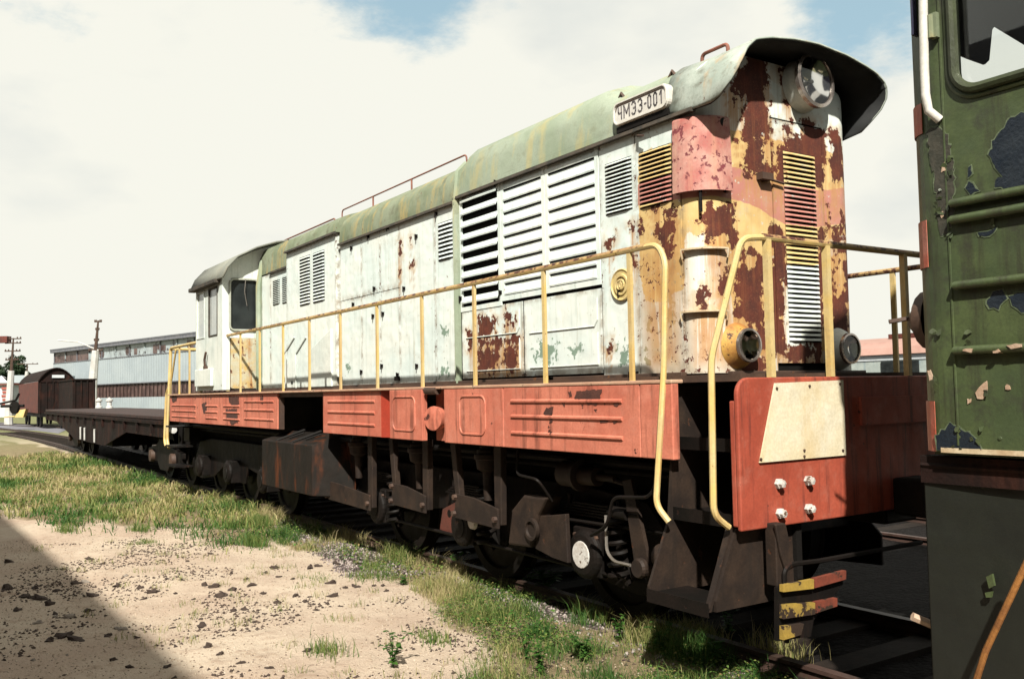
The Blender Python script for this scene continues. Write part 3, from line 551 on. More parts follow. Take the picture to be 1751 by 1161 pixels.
# number plate
pa, pb = at(1049, 199, 1, -1.06), at(1142, 160, 1, -1.06); x0, x1 = float(pa[0]), float(pb[0]); z0 = float(at(1055, 217, 1, -1.06)[2]); z1 = float(at(1049, 180, 1, -1.06)[2])+.005
pl = MB(); pl.prism(rrect(x0, x1, z0, z1, .06), 1, -1.06, -1.0); plo = pl.build('number_plate', M_plate, loco, bevel=.006)
mb = MB(); R_ = rrect(x0+.012, x1-.012, z0+.012, z1-.012, .05); mb.tube([(p[0], -1.065, p[1]) for p in R_+R_[:1]], .008, 5); mb.build('plate_rim', M_plate, plo)
mb = MB(); R_ = rrect(x0+.03, x1-.03, z0+.03, z1-.03, .04); mb.tube([(p[0], -1.061, p[1]) for p in R_[3:12]], .004, 5); mb.build('plate_shadow_line', M_brown, plo)
mb = MB(); mb.box(x0+.02, x1-.02, -1.05, -.98, z0-.05, z0-.005); mb.build('plate_bracket', M_darker, plo)
GL = {'Ch': [[(0, 1), (0, .62), (.15, .5), (.9, .5)], [(.9, 1), (.9, 0)]], 'M': [[(0, 0), (0, 1), (.5, .3), (1, 1), (1, 0)]],
      'E': [[(0, .85), (.25, 1), (.65, 1), (.9, .8), (.9, .2), (.65, 0), (.25, 0), (0, .15)], [(.35, .5), (.9, .5)]],
      '3': [[(0, .85), (.25, 1), (.65, 1), (.9, .82), (.9, .62), (.6, .52), (.35, .52)], [(.6, .52), (.9, .42), (.9, .18), (.65, 0), (.25, 0), (0, .15)]],
      '-': [[(.1, .48), (.8, .48)]], '0': [[(.3, 0), (.1, .15), (.1, .85), (.3, 1), (.6, 1), (.8, .85), (.8, .15), (.6, 0), (.3, 0)]], '1': [[(.15, .75), (.55, 1), (.55, 0)]]}
mb = MB(); Wp = x1-x0; H_ = z1-z0; cx = x0+Wp*.10; lh = H_*.50; zl0 = z0+H_*.25
for (ch, w, adv) in (('Ch', .055, .092), ('M', .085, .128), ('E', .062, .100), ('3', .062, .092), ('-', .036, .052), ('0', .062, .088), ('0', .062, .088), ('1', .055, .08)):
    k = Wp/.85
    for st in GL[ch]:
        P = [(cx+u*w*k, zl0+v*lh) for u, v in st]; tk = .0062
        for (p, q) in zip(P[:-1], P[1:]):
            dx, dz = q[0]-p[0], q[1]-p[1]; L = math.hypot(dx, dz); nx, nz_ = -dz/L*tk, dx/L*tk; ex, ez = dx/L*tk*.6, dz/L*tk*.6
            mb.prism([(p[0]-ex+nx, p[1]-ez+nz_), (q[0]+ex+nx, q[1]+ez+nz_), (q[0]+ex-nx, q[1]+ez-nz_), (p[0]-ex-nx, p[1]-ez-nz_)], 1, -1.0625, -1.058)
    cx += adv*k
mb.build('lettering', M_ink, plo)
# headlight
hc = at(1394, 138, 0, -4.32); hcv = Vector((-4.32, float(hc[1]), float(hc[2])))
rH = .188
mb = MB(); mb.lathe((-4.46, hcv.y, hcv.z-.01), (1, 0, .02), [(0, rH*1.1), (.03, rH*1.04), (.10, rH*1.0), (.135, rH*1.04)], 36); hl = mb.build('headlight', M_white, loco, True)
mb = MB(); mb.lathe(hcv, (1, 0, .05), [(-.03, rH*1.03), (-.02, rH*1.13), (.012, rH*1.13), (.02, rH*1.0), (.0, rH*.97), (-.03, rH*.99)], 40); mb.tube([hcv+Vector((0, 0, rH*1.1)), hcv+Vector((0, 0, rH*1.25))], .012, 6); mb.build('rim', M_chrome, hl, True)
mb = MB(); mb.lathe(hcv, (1, 0, 0), [(-.052+.047*(k/10)**2, rH*.97*k/10) for k in range(11)], 40); mb.build('reflector', M_mirror2, hl, True)
mb = MB(); mb.lathe(hcv, (1, 0, .05), [(-.05, 0.0), (-.05, .014), (-.025, .016), (-.02, .0)], 12); mb.build('bulb', M_plate, hl, True)
mb = MB(); mb.lathe(hcv, (1, 0, .05), [(.012, .0), (.011, .08), (.004, rH*.98)], 36); mb.build('lens', M_lens, hl, True)
# lower lamps
for (px, py, s_) in ((1281, 590, 1), (1454, 596, -1)):
    c = at(px, py, 0, -4.355); c = Vector((float(c[0]), float(c[1]), float(c[2]))); r_ = .104; ax = Vector((1, 0, 0))
    if s_ < 0: c.y = min(c.y, .62)
    mb = MB(); mb.lathe((-4.46, c.y, c.z), (1, 0, 0), [(0, r_*1.6), (.03, r_*1.45), (.07, r_*1.22), (.095, r_*1.12), (.105, r_*1.1)], 32); lm = mb.build('marker_lamp', M_yellamp if s_ > 0 else M_white, loco, True)
    mb = MB(); mb.lathe(c, ax, [(-.02, r_*1.08), (-.01, r_*1.16), (.012, r_*1.14), (.014, r_*1.0), (-.01, r_*.98)], 32); mb.build('rim', M_chrome, lm, True)
    mb = MB(); mb.lathe(c, ax, [(-.034+.031*(k/8)**2, r_*.98*k/8) for k in range(9)], 28); mb.build('reflector', M_mirror2, lm, True)
    mb = MB(); mb.lathe(c, ax, [(.004, 0), (.002, r_*.97)], 28); mb.build('lens', M_lens, lm, True)
# small fittings on the front
mb = MB(); p = at(1300, 303, 0, -4.44); mb.box(-4.46, -4.40, p[1]-.02, p[1]+.10, p[2]-.02, p[2]+.03); q = at(1325, 312, 0, -4.43); mb.tube([(-4.43, float(p[1]), float(p[2])), (-4.43, float(q[1])+.1, float(q[2]))], .010, 5); mb.build('door_latch', M_brown, loco)
mb = MB(); p = at(1236, 210, 0, -4.42); mb.lathe((-4.46, float(p[1]), float(p[2])), (1, 0, 0), [(0, .035), (.05, .035), (.05, 0)], 12); mb.build('socket', M_darker, loco)
# ------------------------------------------------------------------ cab
XC = -14.3; CY = -1.6; p0 = at(380, 665, 1, CY)
XC = float(p0[0])
XR = float(at(335, 600, 1, CY)[0]); ze = float(at(338, 492, 1, CY)[2]); yi = -1.0
def cz(px, py): return float(at(px, py, 0, XC)[2])
def cy(px, py): return float(at(px, py, 0, XC)[1])
# arch of the roof in (y,z), from the eave inward
CARCH = [(-1.65, ze-.02), (-1.58, ze+.18), (-1.42, ze+.40), (-1.12, ze+.60), (-.80, ze+.74), (-.45, ze+.82), (-.14, ze+.84)]
CARCH = [(y_, ze+(z_-ze)*.80) for y_, z_ in CARCH]
cfull = CARCH+[(-.28-y, z_) for y, z_ in CARCH[::-1][1:]]
wy0, wy1 = cy(393, 540), cy(441, 540); wz0, wz1 = cz(415, 565), cz(415, 478)
wy1 = min(wy1, -1.03)
mb = MB()   # front wall pieces round the window
def zarch(y): return float(np.interp(-abs(y+.14)-.14, [p[0] for p in CARCH], [p[1] for p in CARCH]))-.03
def wall(mb, y0, y1, z0, zf, x, t=.05, n=8):
    for i in range(n):
        a, b = y0+(y1-y0)*i/n, y0+(y1-y0)*(i+1)/n; za_, zb2 = (zf(a), zf(b)) if callable(zf) else (zf, zf)
        mb.hexa([(x, a, z0), (x-t, a, z0), (x-t, a, za_), (x, a, za_)], [(x, b, z0), (x-t, b, z0), (x-t, b, zb2), (x, b, zb2)])
wall(mb, CY, wy0, ZD, zarch, XC, n=2); wall(mb, wy0, wy1, wz1, zarch, XC, n=5); wall(mb, wy1, .72, 3.0, zarch, XC, n=10); wall(mb, wy1, -.9, ZD, 3.0, XC, n=1); wall(mb, .72, 1.22, ZD, zarch, XC, n=4)
wall(mb, wy0, wy1, wz0-.12, wz0, XC, n=1)
wallo = mb.build('cab_front_wall', M_white, loco)
mb = MB(); mb.prism(rrect(wy0+.01, wy1-.01, ZD+.02, wz0-.125, .03), 0, XC-.05, XC+.012); mb.build('cab_door', M('ochre stained door paint', (.60, .40, .12), (.55, .52, .38), 5, .7, chips=((.22, .07, .03), 9, .58), streak=((.36, .15, .03), .85, 9), dirt=((.50, .56, .48), .9, 7)), loco)
R_ = rrect(wy0, wy1, wz0, wz1, .07, 6); mb = MB(); mb.tube([(XC+.012, p[0], p[1]) for p in R_+R_[:1]], .018, 6, False); fw = mb.build('front_window', M_rubberw, loco)
mb = MB(); mb.prism(rrect(wy0+.005, wy1-.005, wz0+.005, wz1-.005, .06), 0, XC-.03, XC-.02); mb.build('pane', M_darkglass, fw)
mb = MB(); mb.tube([(XC+.03, (wy0+wy1)/2+.02, wz1), (XC+.035, (wy0+wy1)/2, wz1-.2), (XC+.03, (wy0+wy1)/2+.04, wz1-.42)], .006, 4); mb.build('wiper', M_steel, fw)
# side wall with two windows
sy = lambda px, py: at(px, py, 1, CY)
sz0, sz1 = float(sy(355, 577)[2]), ze-.10; xa, xb, xc_, xd = float(sy(337, 530)[0]), float(sy(350, 530)[0]), float(sy(357, 530)[0]), float(sy(372, 530)[0])
mb = MB(); t = CY
for (a, b, c_, d_) in ((XR, XC-.051, ZD, sz0), (XR, XC-.051, sz1, ze+.12), (XR, xa, sz0, sz1), (xb, xc_, sz0, sz1), (xd, XC-.051, sz0, sz1)): mb.box(a, b, CY, CY+.05, c_, d_)
sw = mb.build('cab_side_wall', M_white, loco)
for (a, b) in ((xa, xb), (xc_, xd)):
    mb = MB(); mb.box(a+.02, b-.02, CY+.015, CY+.025, sz0+.02, sz1-.02); wn = mb.build('side_window', M_palewin, loco)
    mb = MB(); mb.box(a, b, CY-.01, CY+.03, sz0, sz0+.02); mb.box(a, b, CY-.01, CY+.03, sz1-.02, sz1); mb.box(a, a+.02, CY-.01, CY+.03, sz0+.02, sz1-.02); mb.box(b-.02, b, CY-.01, CY+.03, sz0+.02, sz1-.02); mb.build('frame', M_gutter if a == xc_ else M_white, wn)
mb = MB(); mb.box(XR, XR+.05, CY+.051, 1.17, ZD, ze+.1); mb.box(XR+.05, XC-.05, 1.17, 1.22, ZD, ze+.1); mb.box(XR+.06, XC-.06, -1.4, 1.1, ZD, ZD+.03); mb.build('cab_wall', M_white, loco)
mb = MB(); mb.box(XR+.4, XC-.5, -.9, .6, ZD+.035, 2.9); mb.build('cab_interior', M_core, loco)
mb = MB(); rr = []
for x in (XC+.22, XR-.12): rr.append([(x, y, z_) for y, z_ in cfull])
n = len(cfull); mb.add([p for r in rr for p in r], [(k, n+k, n+k+1, k+1) for k in range(n-1)]); mb.build('cab_roof', M('grey cab roof paint', (.30, .31, .26), (.20, .21, .18), 2, .75, streak=((.25, .22, .16), .5, 6), bump=.2), loco, True, solid=.03)
mb = MB(); mb.box(XR-.12, XC-.1, -1.70, -1.58, ze-.07, ze-.005); mb.build('cab_gutter', M_gutter, loco, bevel=.01)
mb = MB(); a = sy(338, 620); b = sy(366, 662); 
p1_, p2_ = at(339, 633, 1, CY), at(366, 660, 1, CY); mb.box(float(p1_[0]), float(p2_[0]), CY-.06, CY, float(p2_[2]), float(p1_[2])); mb.build('side_box', M_white, loco, bevel=.01)
mb = MB(); p = sy(355, 615); mb.tube([(p[0], CY-.04, p[2]-.15), (p[0], CY-.05, p[2]), (p[0]+.05, CY-.04, p[2]+.12)], .02, 6); p = sy(354, 630); mb.box(p[0]-.05, p[0]+.05, CY-.05, CY, p[2]-.04, p[2]+.04); mb.build('wall_fitting', M_brown, loco)
mb = MB(); mb.tube([(XC+.06, -1.04, ZD), (XC+.06, -1.04, 3.5), (XC+.06, -.98, 3.9), (XC+.06, -.8, 4.1)], .05, 8); mb.build('cab_joint', M_roofL, loco, True)
# ------------------------------------------------------------------ frame
F0, F1 = 1.33, 1.815; YF0 = -1.55; fx = lambda px, py=700: float(at(px, py, 1, YF0)[0])
mb = MB(); mb.box(fx(290), -3.72, -1.48, 1.25, F1, F1+.045); dkk = mb.build('deck', M_brown, loco)
mb = MB(); mb.box(fx(290), fx(1156), -1.585, -1.481, F1-.004, F1+.02); mb.build('deck_edge', M('pale worn deck edge', (.55, .30, .20), (.62, .42, .28), 6, .7, chips=((.12, .05, .03), 12, .6), bump=.3), loco, bevel=.006)
mb = MB(); mb.box(fx(290), -3.8, -1.0, .8, .95, F1); mb.box(fx(290), -3.95, .8, 1.24, F0, F1-.002); mb.build('main_frame', M_core, loco)
segs = [(290, 343, YF0), (343, 378, YF0), (378, 414, YF0), (414, 474, YF0), (552, 652, YF0), (672, 728, YF0-.04), (764, 866, YF0-.03), (866, 1100, YF0-.03), (1100, 1156, YF0-.03)]
for i, (a, b, yy) in enumerate(segs):
    mb = MB(); x0, x1 = fx(a)+.004, fx(b)-.004; mb.box(x0, x1, yy, yy+.06, F0, F1-.006); pnl = mb.build('side_panel', M_red, loco, bevel=.006)
    ribs = {0: (294, 335), 3: (418, 468), 4: (561, 641), 7: (880, 1070), 1: (352, 372), 2: (382, 410)}.get(i)
    if ribs:
        for k in range(3):
            zz = F0+(.12, .25, .37)[k] if i in (3, 4, 7) else F0+(.1, .2, .3)[k]; a_, b__ = fx(ribs[0]), fx(ribs[1]); mb = MB(); mb.prism([(yy-.014, zz+.006), (yy-.014, zz-.006), (yy+.002, zz-.018), (yy+.002, zz+.018)], 0, a_, b__); mb.build('rib', M_red, pnl)
    if i in (5, 6):
        r0, r1 = ((678, 716) if i == 5 else (791, 835)); R_ = rrect(fx(r0), fx(r1), F0+.09, F1-.07, .07, 5); mb = MB(); mb.tube([(p[0], yy-.001, p[1]) for p in R_+R_[:1]], .010, 5, False); mb.build('embossed_ring', M_red, pnl)
def scab(pts, Y, par, seed, jag=.008):
    r = random.Random(seed); P = [at(*q, 1, Y) for q in pts]; out = []
    for i in range(len(P)):
        a, b = P[i], P[(i+1) % len(P)]; n = max(2, int(math.hypot(a[0]-b[0], a[2]-b[2])/.02))
        for k in range(n): t = k/n; out.append((float(a[0]+(b[0]-a[0])*t)+r.uniform(-jag, jag), float(a[2]+(b[2]-a[2])*t)+r.uniform(-jag, jag)))
    MB().prism(out, 1, Y-.003, Y-.0003).build('bare_rust_spot', M_scab, par)
M_scab = M('bare dark rust', (.11, .035, .022), (.06, .022, .016), 8, .85, bump=.4)
for i, (P, pi) in enumerate((([(986, 668), (1030, 667), (1026, 682), (1020, 693), (1000, 690), (982, 684)], 1), ([(935, 698), (947, 697), (945, 708), (936, 716), (930, 708)], 1), ([(940, 710), (945, 706), (944, 720), (940, 722)], 1), ([(1049, 687), (1058, 686), (1058, 694), (1050, 694)], 1), ([(1048, 716), (1057, 715), (1056, 723), (1049, 723)], 1), ([(972, 670), (977, 669), (978, 678), (973, 680)], 1), ([(960, 688), (968, 687), (965, 694)], 1), ([(1031, 686), (1036, 685), (1035, 692)], 1), ([(1025, 718), (1042, 717), (1040, 722), (1027, 722)], 1), ([(391, 678), (408, 678), (409, 690), (400, 697), (392, 688)], 0), ([(386, 700), (405, 699), (407, 722), (396, 726), (388, 715)], 0), ([(345, 690), (353, 688), (354, 705), (348, 708)], 0), ([(293, 678), (303, 678), (302, 686), (295, 688)], 0), ([(445, 678), (450, 677), (451, 690), (446, 690)], 0))): scab(P, YF0-.031 if pi else YF0-.001, loco, 300+i, .008 if pi else .014)
mb = MB(); x0, x1 = fx(652)-.004, fx(672); mb.hexa([(x0, YF0, F0), (x0, YF0+.06, F0), (x0, YF0+.06, F1-.006), (x0, YF0, F1-.006)], [(x1, YF0+.10, F0), (x1, YF0+.16, F0), (x1, YF0+.16, F1-.006), (x1, YF0+.10, F1-.006)]); mb.build('angled_panel', M_reddeep, loco)
mb = MB(); mb.box(fx(728)+.003, fx(764)-.003, -1.44, -1.38, F0, F1-.006); mb.build('recessed_panel', M_red, loco)
p = at(745, 715, 1, -1.5); mb = MB(); mb.lathe((float(p[0]), -1.44, float(p[2])), (.35, -1, 0), [(0, .10), (.10, .115), (.12, .11), (.13, 0)], 20); mb.build('jacking_boss', M_red, loco, True)
mb = MB(); p = at(748, 664, 1, -1.5); mb.tube([(float(p[0])-.1, -1.56, 1.80), (float(p[0])+.12, -1.56, 1.80)], .04, 10); mb.build('deck_hinge', M_brown, loco, True)
mb = MB(); mb.box(fx(474)+.0, fx(552), -1.52, -1.46, F1-.06, F1-.006); mb.box(fx(474), fx(474)+.05, -1.53, -1.47, F0, F1-.061); mb.build('hatch_frame', M_brown, loco)
# headstock
XH = -3.66
mb = MB(); hy0 = -1.58
pr = [(hy0+.0, .95), (1.2, .95), (1.2, F1+.02), (hy0+.10, F1+.02)]+[(hy0+.10-.10*math.sin(math.radians(a)), F1+.02-.10+.10*math.cos(math.radians(a))) for a in range(15, 91, 15)]
mb.prism(pr, 0, XH-.03, XH); mb.prism([(hy0+.004, .97), (hy0+.02, .97), (hy0+.02, 1.7), (hy0+.004, 1.7)], 0, XH-.07, XH-.031); hs = mb.build('headstock', M_redhead, loco, bevel=.008)
c1, c2, c3, c4_ = [at(*q, 0, XH+.01) for q in ((1325, 655), (1441, 650), (1446, 778), (1299, 791))]
mb = MB(); mb.prism([(float(q[1]), float(q[2])) for q in (c4_, c3, c2, c1)], 0, XH+.003, XH+.015); cp = mb.build('cover_board', M_cream, hs)
mb = MB()
for q in ((1329, 664), (1385, 660), (1437, 656), (1302, 785), (1442, 770), (1376, 770), (1376, 780)): p = at(*q, 0, XH+.02); MB().lathe((XH+.014, float(p[1]), float(p[2])), (1, 0, 0), [(0, .009), (.008, .008), (.01, 0)], 8).build('nail_head', M_brown, cp)
for q in ((1337, 827), (1387, 822), (1339, 878), (1388, 870)):
    p = at(*q, 0, XH+.03); mb = MB(); mb.lathe((XH, float(p[1]), float(p[2])), (1, 0, 0), [(0, .032), (.022, .032), (.025, .026), (.045, .024), (.05, 0)], 6); mb.build('bolt', M_capw, hs)
mb = MB(); p = at(1470, 720, 0, XH); mb.box(XH, XH+.02, float(p[1]), 1.0, 1.52, 1.70); mb.build('stiffener', M_redhead, hs)
# front-corner steps
sx0, sx1 = -4.28, -3.80
mb = MB(); mb.prism([(-1.0, F1-.02), (-1.45, F1-.02), (-1.52, 1.33), (-1.56, .95), (-1.74, .56), (-1.74, .50), (-1.0, .50)], 0, sx0-.02, sx0); mb.build('step_side', M_dustlit, loco)
mb = MB(); mb.prism([(-1.0, 1.0), (-1.54, .95), (-1.72, .56), (-1.72, .50), (-1.0, .50)], 0, XH-.10, XH-.08); mb.prism([(-1.76, .50), (-1.74, .50), (-1.53, .96), (-1.56, .96)], 0, XH-.14, XH-.10); mb.build('step_side', M_dustlit, loco)
for (zz, y0, nm) in ((.50, -1.76, 'bottom'), (.98, -1.52, 'm'), (1.42, -1.45, 't')):
    mb = MB(); mb.box(sx0, XH-.101, y0, y0+.34, zz, zz+.022); mb.box(sx0, XH-.101, y0-.006, y0, zz-.03, zz+.05); mb.build('step_tread', M_under, loco)
mb = MB(); mb.box(sx0, XH-.05, -1.05, -1.0, .55, F1-.01); mb.build('step_back', M_darker, loco)
# side handrails
yR = -1.52; ZR = 2.72
X0, X1 = float(at(378, 577, 1, yR)[0]), -4.38
pA = at(1133, 640, 1, -1.66)
rail('handrail', rr_path([(X0, yR, ZD), (X0, yR, ZR), (X1+.02, yR, ZR), (-4.27, yR-.02, 2.60), (-4.27, yR-.06, 1.9), (-4.29, -1.66, 1.05), (-4.22, -1.62, .95)], .12, 6), .020, M_yel, loco)
rail('handrail_top', [(X0+.1, yR, ZR+.004), (X1-.1, yR, ZR+.004)], .0205, M_yelrust, loco)
for px in (411, 444, 484, 529, 582, 645, 722, 812, 932, 1080): 
    x = float(at(px, 600, 1, yR)[0]); mb = MB(); mb.box(x-.018, x+.018, yR-.010, yR+.012, F1+.02, ZR-.01); mb.build('handrail_post', M_yel, loco)
# front handrails
yb = -1.42
rail('handrail', rr_path([(-3.74, -1.60, .97), (-3.74, -1.72, 1.05), (-3.74, -1.70, 1.95), (-3.68, -1.48, 2.66), (-3.68, -1.30, 2.68), (-3.68, .35, 2.68), (-3.68, 1.0, 2.68)], .07, 6), .020, M_yel, loco)
rail('handrail_top', [(-3.68, -1.3, 2.684), (-3.68, 1.0, 2.684)], .0205, M_yelrust, loco)
for px in (1315, 1416): y = float(at(px, 530, 0, -3.68)[1]); MB().box(-3.70, -3.66, y-.019, y+.019, F1+.02, 2.67).build('handrail_post', M_yel, loco)
for px in (1548,): y = float(at(px, 530, 0, -3.68)[1]); MB().box(-3.70, -3.66, y-.019, y+.019, F1+.02, 2.67).build('handrail_post', M_yel, loco)
pf = at(1470, 478, 1, 1.2); pg = at(1555, 470, 1, 1.2); rail('handrail', [(-14, 1.2, 2.72), (float(pg[0])+.6, 1.2, 2.72)], .022, M_yelrust, loco)
for px in (1530,): x = float(at(px, 560, 1, 1.2)[0]); MB().box(x-.022, x+.022, 1.19, 1.21, F1+.04, 2.71).build('handrail_post', M_yel, loco)
# rear platform railing
xe = float(at(291, 640, 1, -1.5)[0]); zr_ = float(at(330, 592, 1, -1.5)[2])
rail('handrail', rr_path([(XR-.05, -1.5, 1.85), (XR-.05, -1.5, 2.72), (xe+.05, -1.5, 2.72), (xe, -1.5, 1.9), (xe-.0, -1.5, 1.8)], .08), .028, M_yel, loco)
rail('handrail', rr_path([(xe+.02, -1.5, 2.05), (xe-.22, -1.52, 1.85), (xe-.22, -1.55, .95), (xe-.12, -1.55, .85)], .08), .026, M_yel, loco)
rail('handrail', rr_path([(xe+.02, -1.5, 2.7), (xe+.02, -1.55, 1.2), (xe+.02, -1.55, .95), (xe+.14, -1.55, .82)], .08), .026, M_yel, loco)
rail('handrail', [(xe, -1.5, 2.70), (xe, 1.1, 2.70)], .028, M_yel, loco); rail('rail_brace', [(xe+.1, -1.5, 2.1), (xe+.45, -1.5, 2.66)], .018, M_yel, loco)
for y in (-.95, -.4, .3, 1.1): MB().box(xe-.02, xe+.02, y-.025, y+.025, F1, 2.7).build('handrail_post', M_yel, loco)
for t in (.35, .68): x = XR-.05+(xe+.05-XR)*t; MB().box(x-.025, x+.025, -1.512, -1.488, F1, 2.71).build('handrail_post', M_yel, loco)
# ------------------------------------------------------------------ underframe
# big tank / battery box below the hatch
YT = -1.62; tx0, tx1 = float(at(448, 800, 1, YT)[0]), float(at(533, 800, 1, YT)[0]); tz1, tz0 = float(at(448, 752, 1, YT)[2]), float(at(448, 825, 1, YT)[2])
tz0 = float(at(520, 845, 1, YT)[2]); x2 = tx1+.75
mb = MB(); a = [(tx0, YT, tz0), (tx1, YT, tz0), (tx1, YT, tz1), (tx0, YT, tz1)]; 
mb.add([(tx0, YT, tz0), (tx1, YT, tz0), (tx1, YT, tz1), (tx0, YT, tz1), (tx0+.05, -1.2, F0-.02), (tx1+.0, -1.2, F0-.02), (tx0, -.7, tz0-.05), (tx1+.22, -1.15, tz0-.03), (tx1+.22, -1.15, F0-.03), (tx0, -.7, F0-.02)],
 [(0, 1, 2, 3), (3, 2, 5, 4), (1, 7, 8, 5, 2), (0, 6, 7, 1), (0, 3, 4, 9, 6), (4, 5, 8, 9), (6, 9, 8, 7)])
tk = mb.build('equipment_box', M_tankm, loco, bevel=.01)
mb = MB()
for t in (.30, .62): x = tx0+(tx1-tx0)*t; mb.tube([(x, YT+.02, tz1+.01), (x+.12, -1.25, F0-.01)], .022, 6); mb.tube([(x+.25, YT+.1, tz1+.05), (x+.33, -1.35, F0-.04)], .012, 6)
mb.build('lid_hinge', M_darker, tk)
# bogies
def wheel_bm(x, y0):
    mb = MB(); mb.lathe((x, y0, .525), (0, 1, 0), [(-.02, .09), (-.02, .2), (.0, .22), (.02, .42), (-.01, .44), (-.01, .525), (.10, .53), (.12, .56), (.14, .55), (.14, .44), (.10, .42), (.10, .1)], 40); return mb
def bogie(x0, xs, front):
    xm = (xs[0]+xs[-1])/2
    mb = MB()
    for sgn in (-1, 1):
        yo = 1.12*sgn; a, b = (yo, yo+.05*sgn)
        f = 1 if front else -1
        # plate frame dips between the axles
        poly = [(xs[0]+.95*f, .30), (xs[0]+.95*f, .55), (xs[0]+.55*f, .95), (xs[0]-.2*f, 1.02), (xs[2]-.4*f, 1.02), (xs[2]-.85*f, .8), (xs[2]-.9*f, .5), (xs[2]-.5*f, .42), (xs[1]-.6*f, .62), (xs[1]-.45*f, .36), (xs[1]+.5*f, .36), (xs[1]+.62*f, .62), (xs[0]-.95*f, .55), (xs[0]-.42*f, .36), (xs[0]+.4*f, .27)]
        mb.prism(poly, 1, a-.02*sgn, b-.1*sgn)
    mb.box(xm-.35, xm+.35, -1.05, 1.05, .55, .95); mb.box(xs[0]+.6*(1 if front else -1)-.08, xs[0]+.6*(1 if front else -1)+.08, -1.05, 1.05, .6, .85)
    bg_ = mb.build('bogie_frame', M_dark, loco, bevel=.008)
    for i, x in enumerate(xs):
        for y in (-.86, .74): wheel_bm(x, y).build('wheel', M_under, bg_, True)
        MB().tube([(x, -1.1, .525), (x, 1.1, .525)], .085, 14).build('axle', M_darker, bg_, True)
        for sgn in (-1, 1):
            mb = MB(); mb.box(x-.17, x+.17, min(1.0*sgn, 1.24*sgn), max(1.0*sgn, 1.24*sgn), .36, .72); mb.lathe((x, 1.24*sgn, .525), (0, sgn, 0), [(0, .19), (.03, .185), (.05, .15), (.055, .1)], 24); ab = mb.build('axle_box', M_under, bg_, bevel=.012)
            mb = MB(); mb.lathe((x, 1.29*sgn, .525), (0, sgn, 0), [(0, .105), (.012, .10), (.014, 0)], 24); mb.build('axle_cap', M_capw if sgn < 0 and x == xs[0] and front else M_under, ab, True)
            for dx in ((.34,) if front else ()):
                h0, h1 = .36, .90; pts = [(x+dx+.075*math.cos(t), 1.2*sgn+.075*math.sin(t), h0+(h1-h0)*t/(2*math.pi*7)) for t in np.linspace(0, 2*math.pi*7, 110)]
                MB().tube(pts, .019, 6).build('coil_spring', M_under, bg_, True)
    return bg_
bx = [float(at(px, py, 1, -1.3)[0]) for px, py in ((1010, 930), (803, 892), (655, 850))]
bx = [-5.55, -7.42, -9.3]
bf = bogie(0, bx, True)
bx2 = [XC-3.0, XC-1.4, XC+.2]; bx2 = [-16.9, -15.1, -13.3]
br = bogie(0, bx2, False)
def frontfit(bx, par, sc=1.0):
    # body-side hangers with secondary spring pots
    for px0, px1, pyt, pyb in ((774, 862, 765, 880), (668, 736, 758, 858), (560, 640, 750, 850)):
        Y = -1.38; x0, x1 = float(at(px0, pyb, 1, Y)[0]), float(at(px1, pyb, 1, Y)[0]); zt_ = F0-.005; zb = float(at(px0, pyb, 1, Y)[2])
        mb = MB(); mb.prism([(x0, zt_), (x0+.10, zt_), (x0+.19, zb), (x0+.12, zb)], 1, Y-.02, Y+.04); mb.prism([(x1-.12, zt_), (x1, zt_), (x1-.02, zb), (x1-.12, zb)], 1, Y-.02, Y+.04)
        mb.prism([(x0+.12, zb-.01), (x1-.03, zb-.03), (x1-.03, zb+.14), (x0+.45, zb+.2), (x0+.12, zb+.21)], 1, Y-.045, Y-.021); hg = mb.build('hanger', M_dustlit, loco, bevel=.006)
        for (u, w) in ((x0+.12, zb+.03), (x1-.06, zb+.05), (x0+.14, zb+.18)): MB().lathe((u, Y-.045, w), (0, -1, 0), [(0, .028), (.03, .026), (.034, 0)], 6).build('bolt', M_brown, hg)
        xm = (x0+x1)/2; mb = MB(); mb.lathe((xm, Y+.12, F0-.02), (0, 0, -1), [(0, .07), (.05, .075), (.05, .10), (.09, .10), (.09, .125), (.13, .125), (.14, .11), (.22, .10), (.25, .05), (.5, .04)], 18); mb.build('spring_pot', M_dustlit, hg, True)
frontfit(bx, bf)
# brake cylinder, levers
Y = -1.3; p = lambda px, py, Y=-1.3: [float(v) for v in at(px, py, 1, Y)]
c = p(995, 812); mb = MB(); mb.lathe((c[0]-.22, Y, c[2]), (1, 0, 0), [(-.10, 0), (-.10, .02), (-.03, .025), (-.02, .08), (0, .10), (.2, .10), (.2, .125), (.235, .125), (.235, .075), (.42, .07), (.42, .03), (.62, .028), (.62, 0)], 20); mb.build('brake_cylinder', M_dustlit, bf, True)
c2_ = p(1078, 830); mb = MB(); mb.tube([(c[0]+.35, Y, c[2]-.01), (c2_[0], Y, c2_[2])], .018, 6); e_ = p(1105, 965); mb.prism([(c2_[0]-.05, c2_[2]+.03), (c2_[0]+.04, c2_[2]+.05), (e_[0]+.06, e_[2]+.02), (e_[0]-.09, e_[2])], 1, Y-.03, Y); mb.lathe((e_[0]-.01, Y-.06, e_[2]-.02), (0, -1, 0), [(-.1, .07), (.0, .07), (.02, .06), (.02, 0)], 18); mb.build('brake_lever', M_dustlit, bf)
f_ = p(1068, 877); mb = MB(); mb.lathe((f_[0]-.10, Y-.02, f_[2]), (1, 0, 0), [(0, .045), (.16, .045), (.16, .03), (.16, .015), (.26, .015), (.26, 0)], 14); mb.build('brake_adjuster', M_steel.copy() if False else M_under, bf, True)
g1 = p(1135, 955); mb = MB(); mb.lathe((g1[0]-.09, Y+.05, g1[2]), (1, 0, 0), [(0, 0), (0, .085), (.2, .085), (.2, 0)], 18); mb.build('damper', M_dustlit, bf, True)
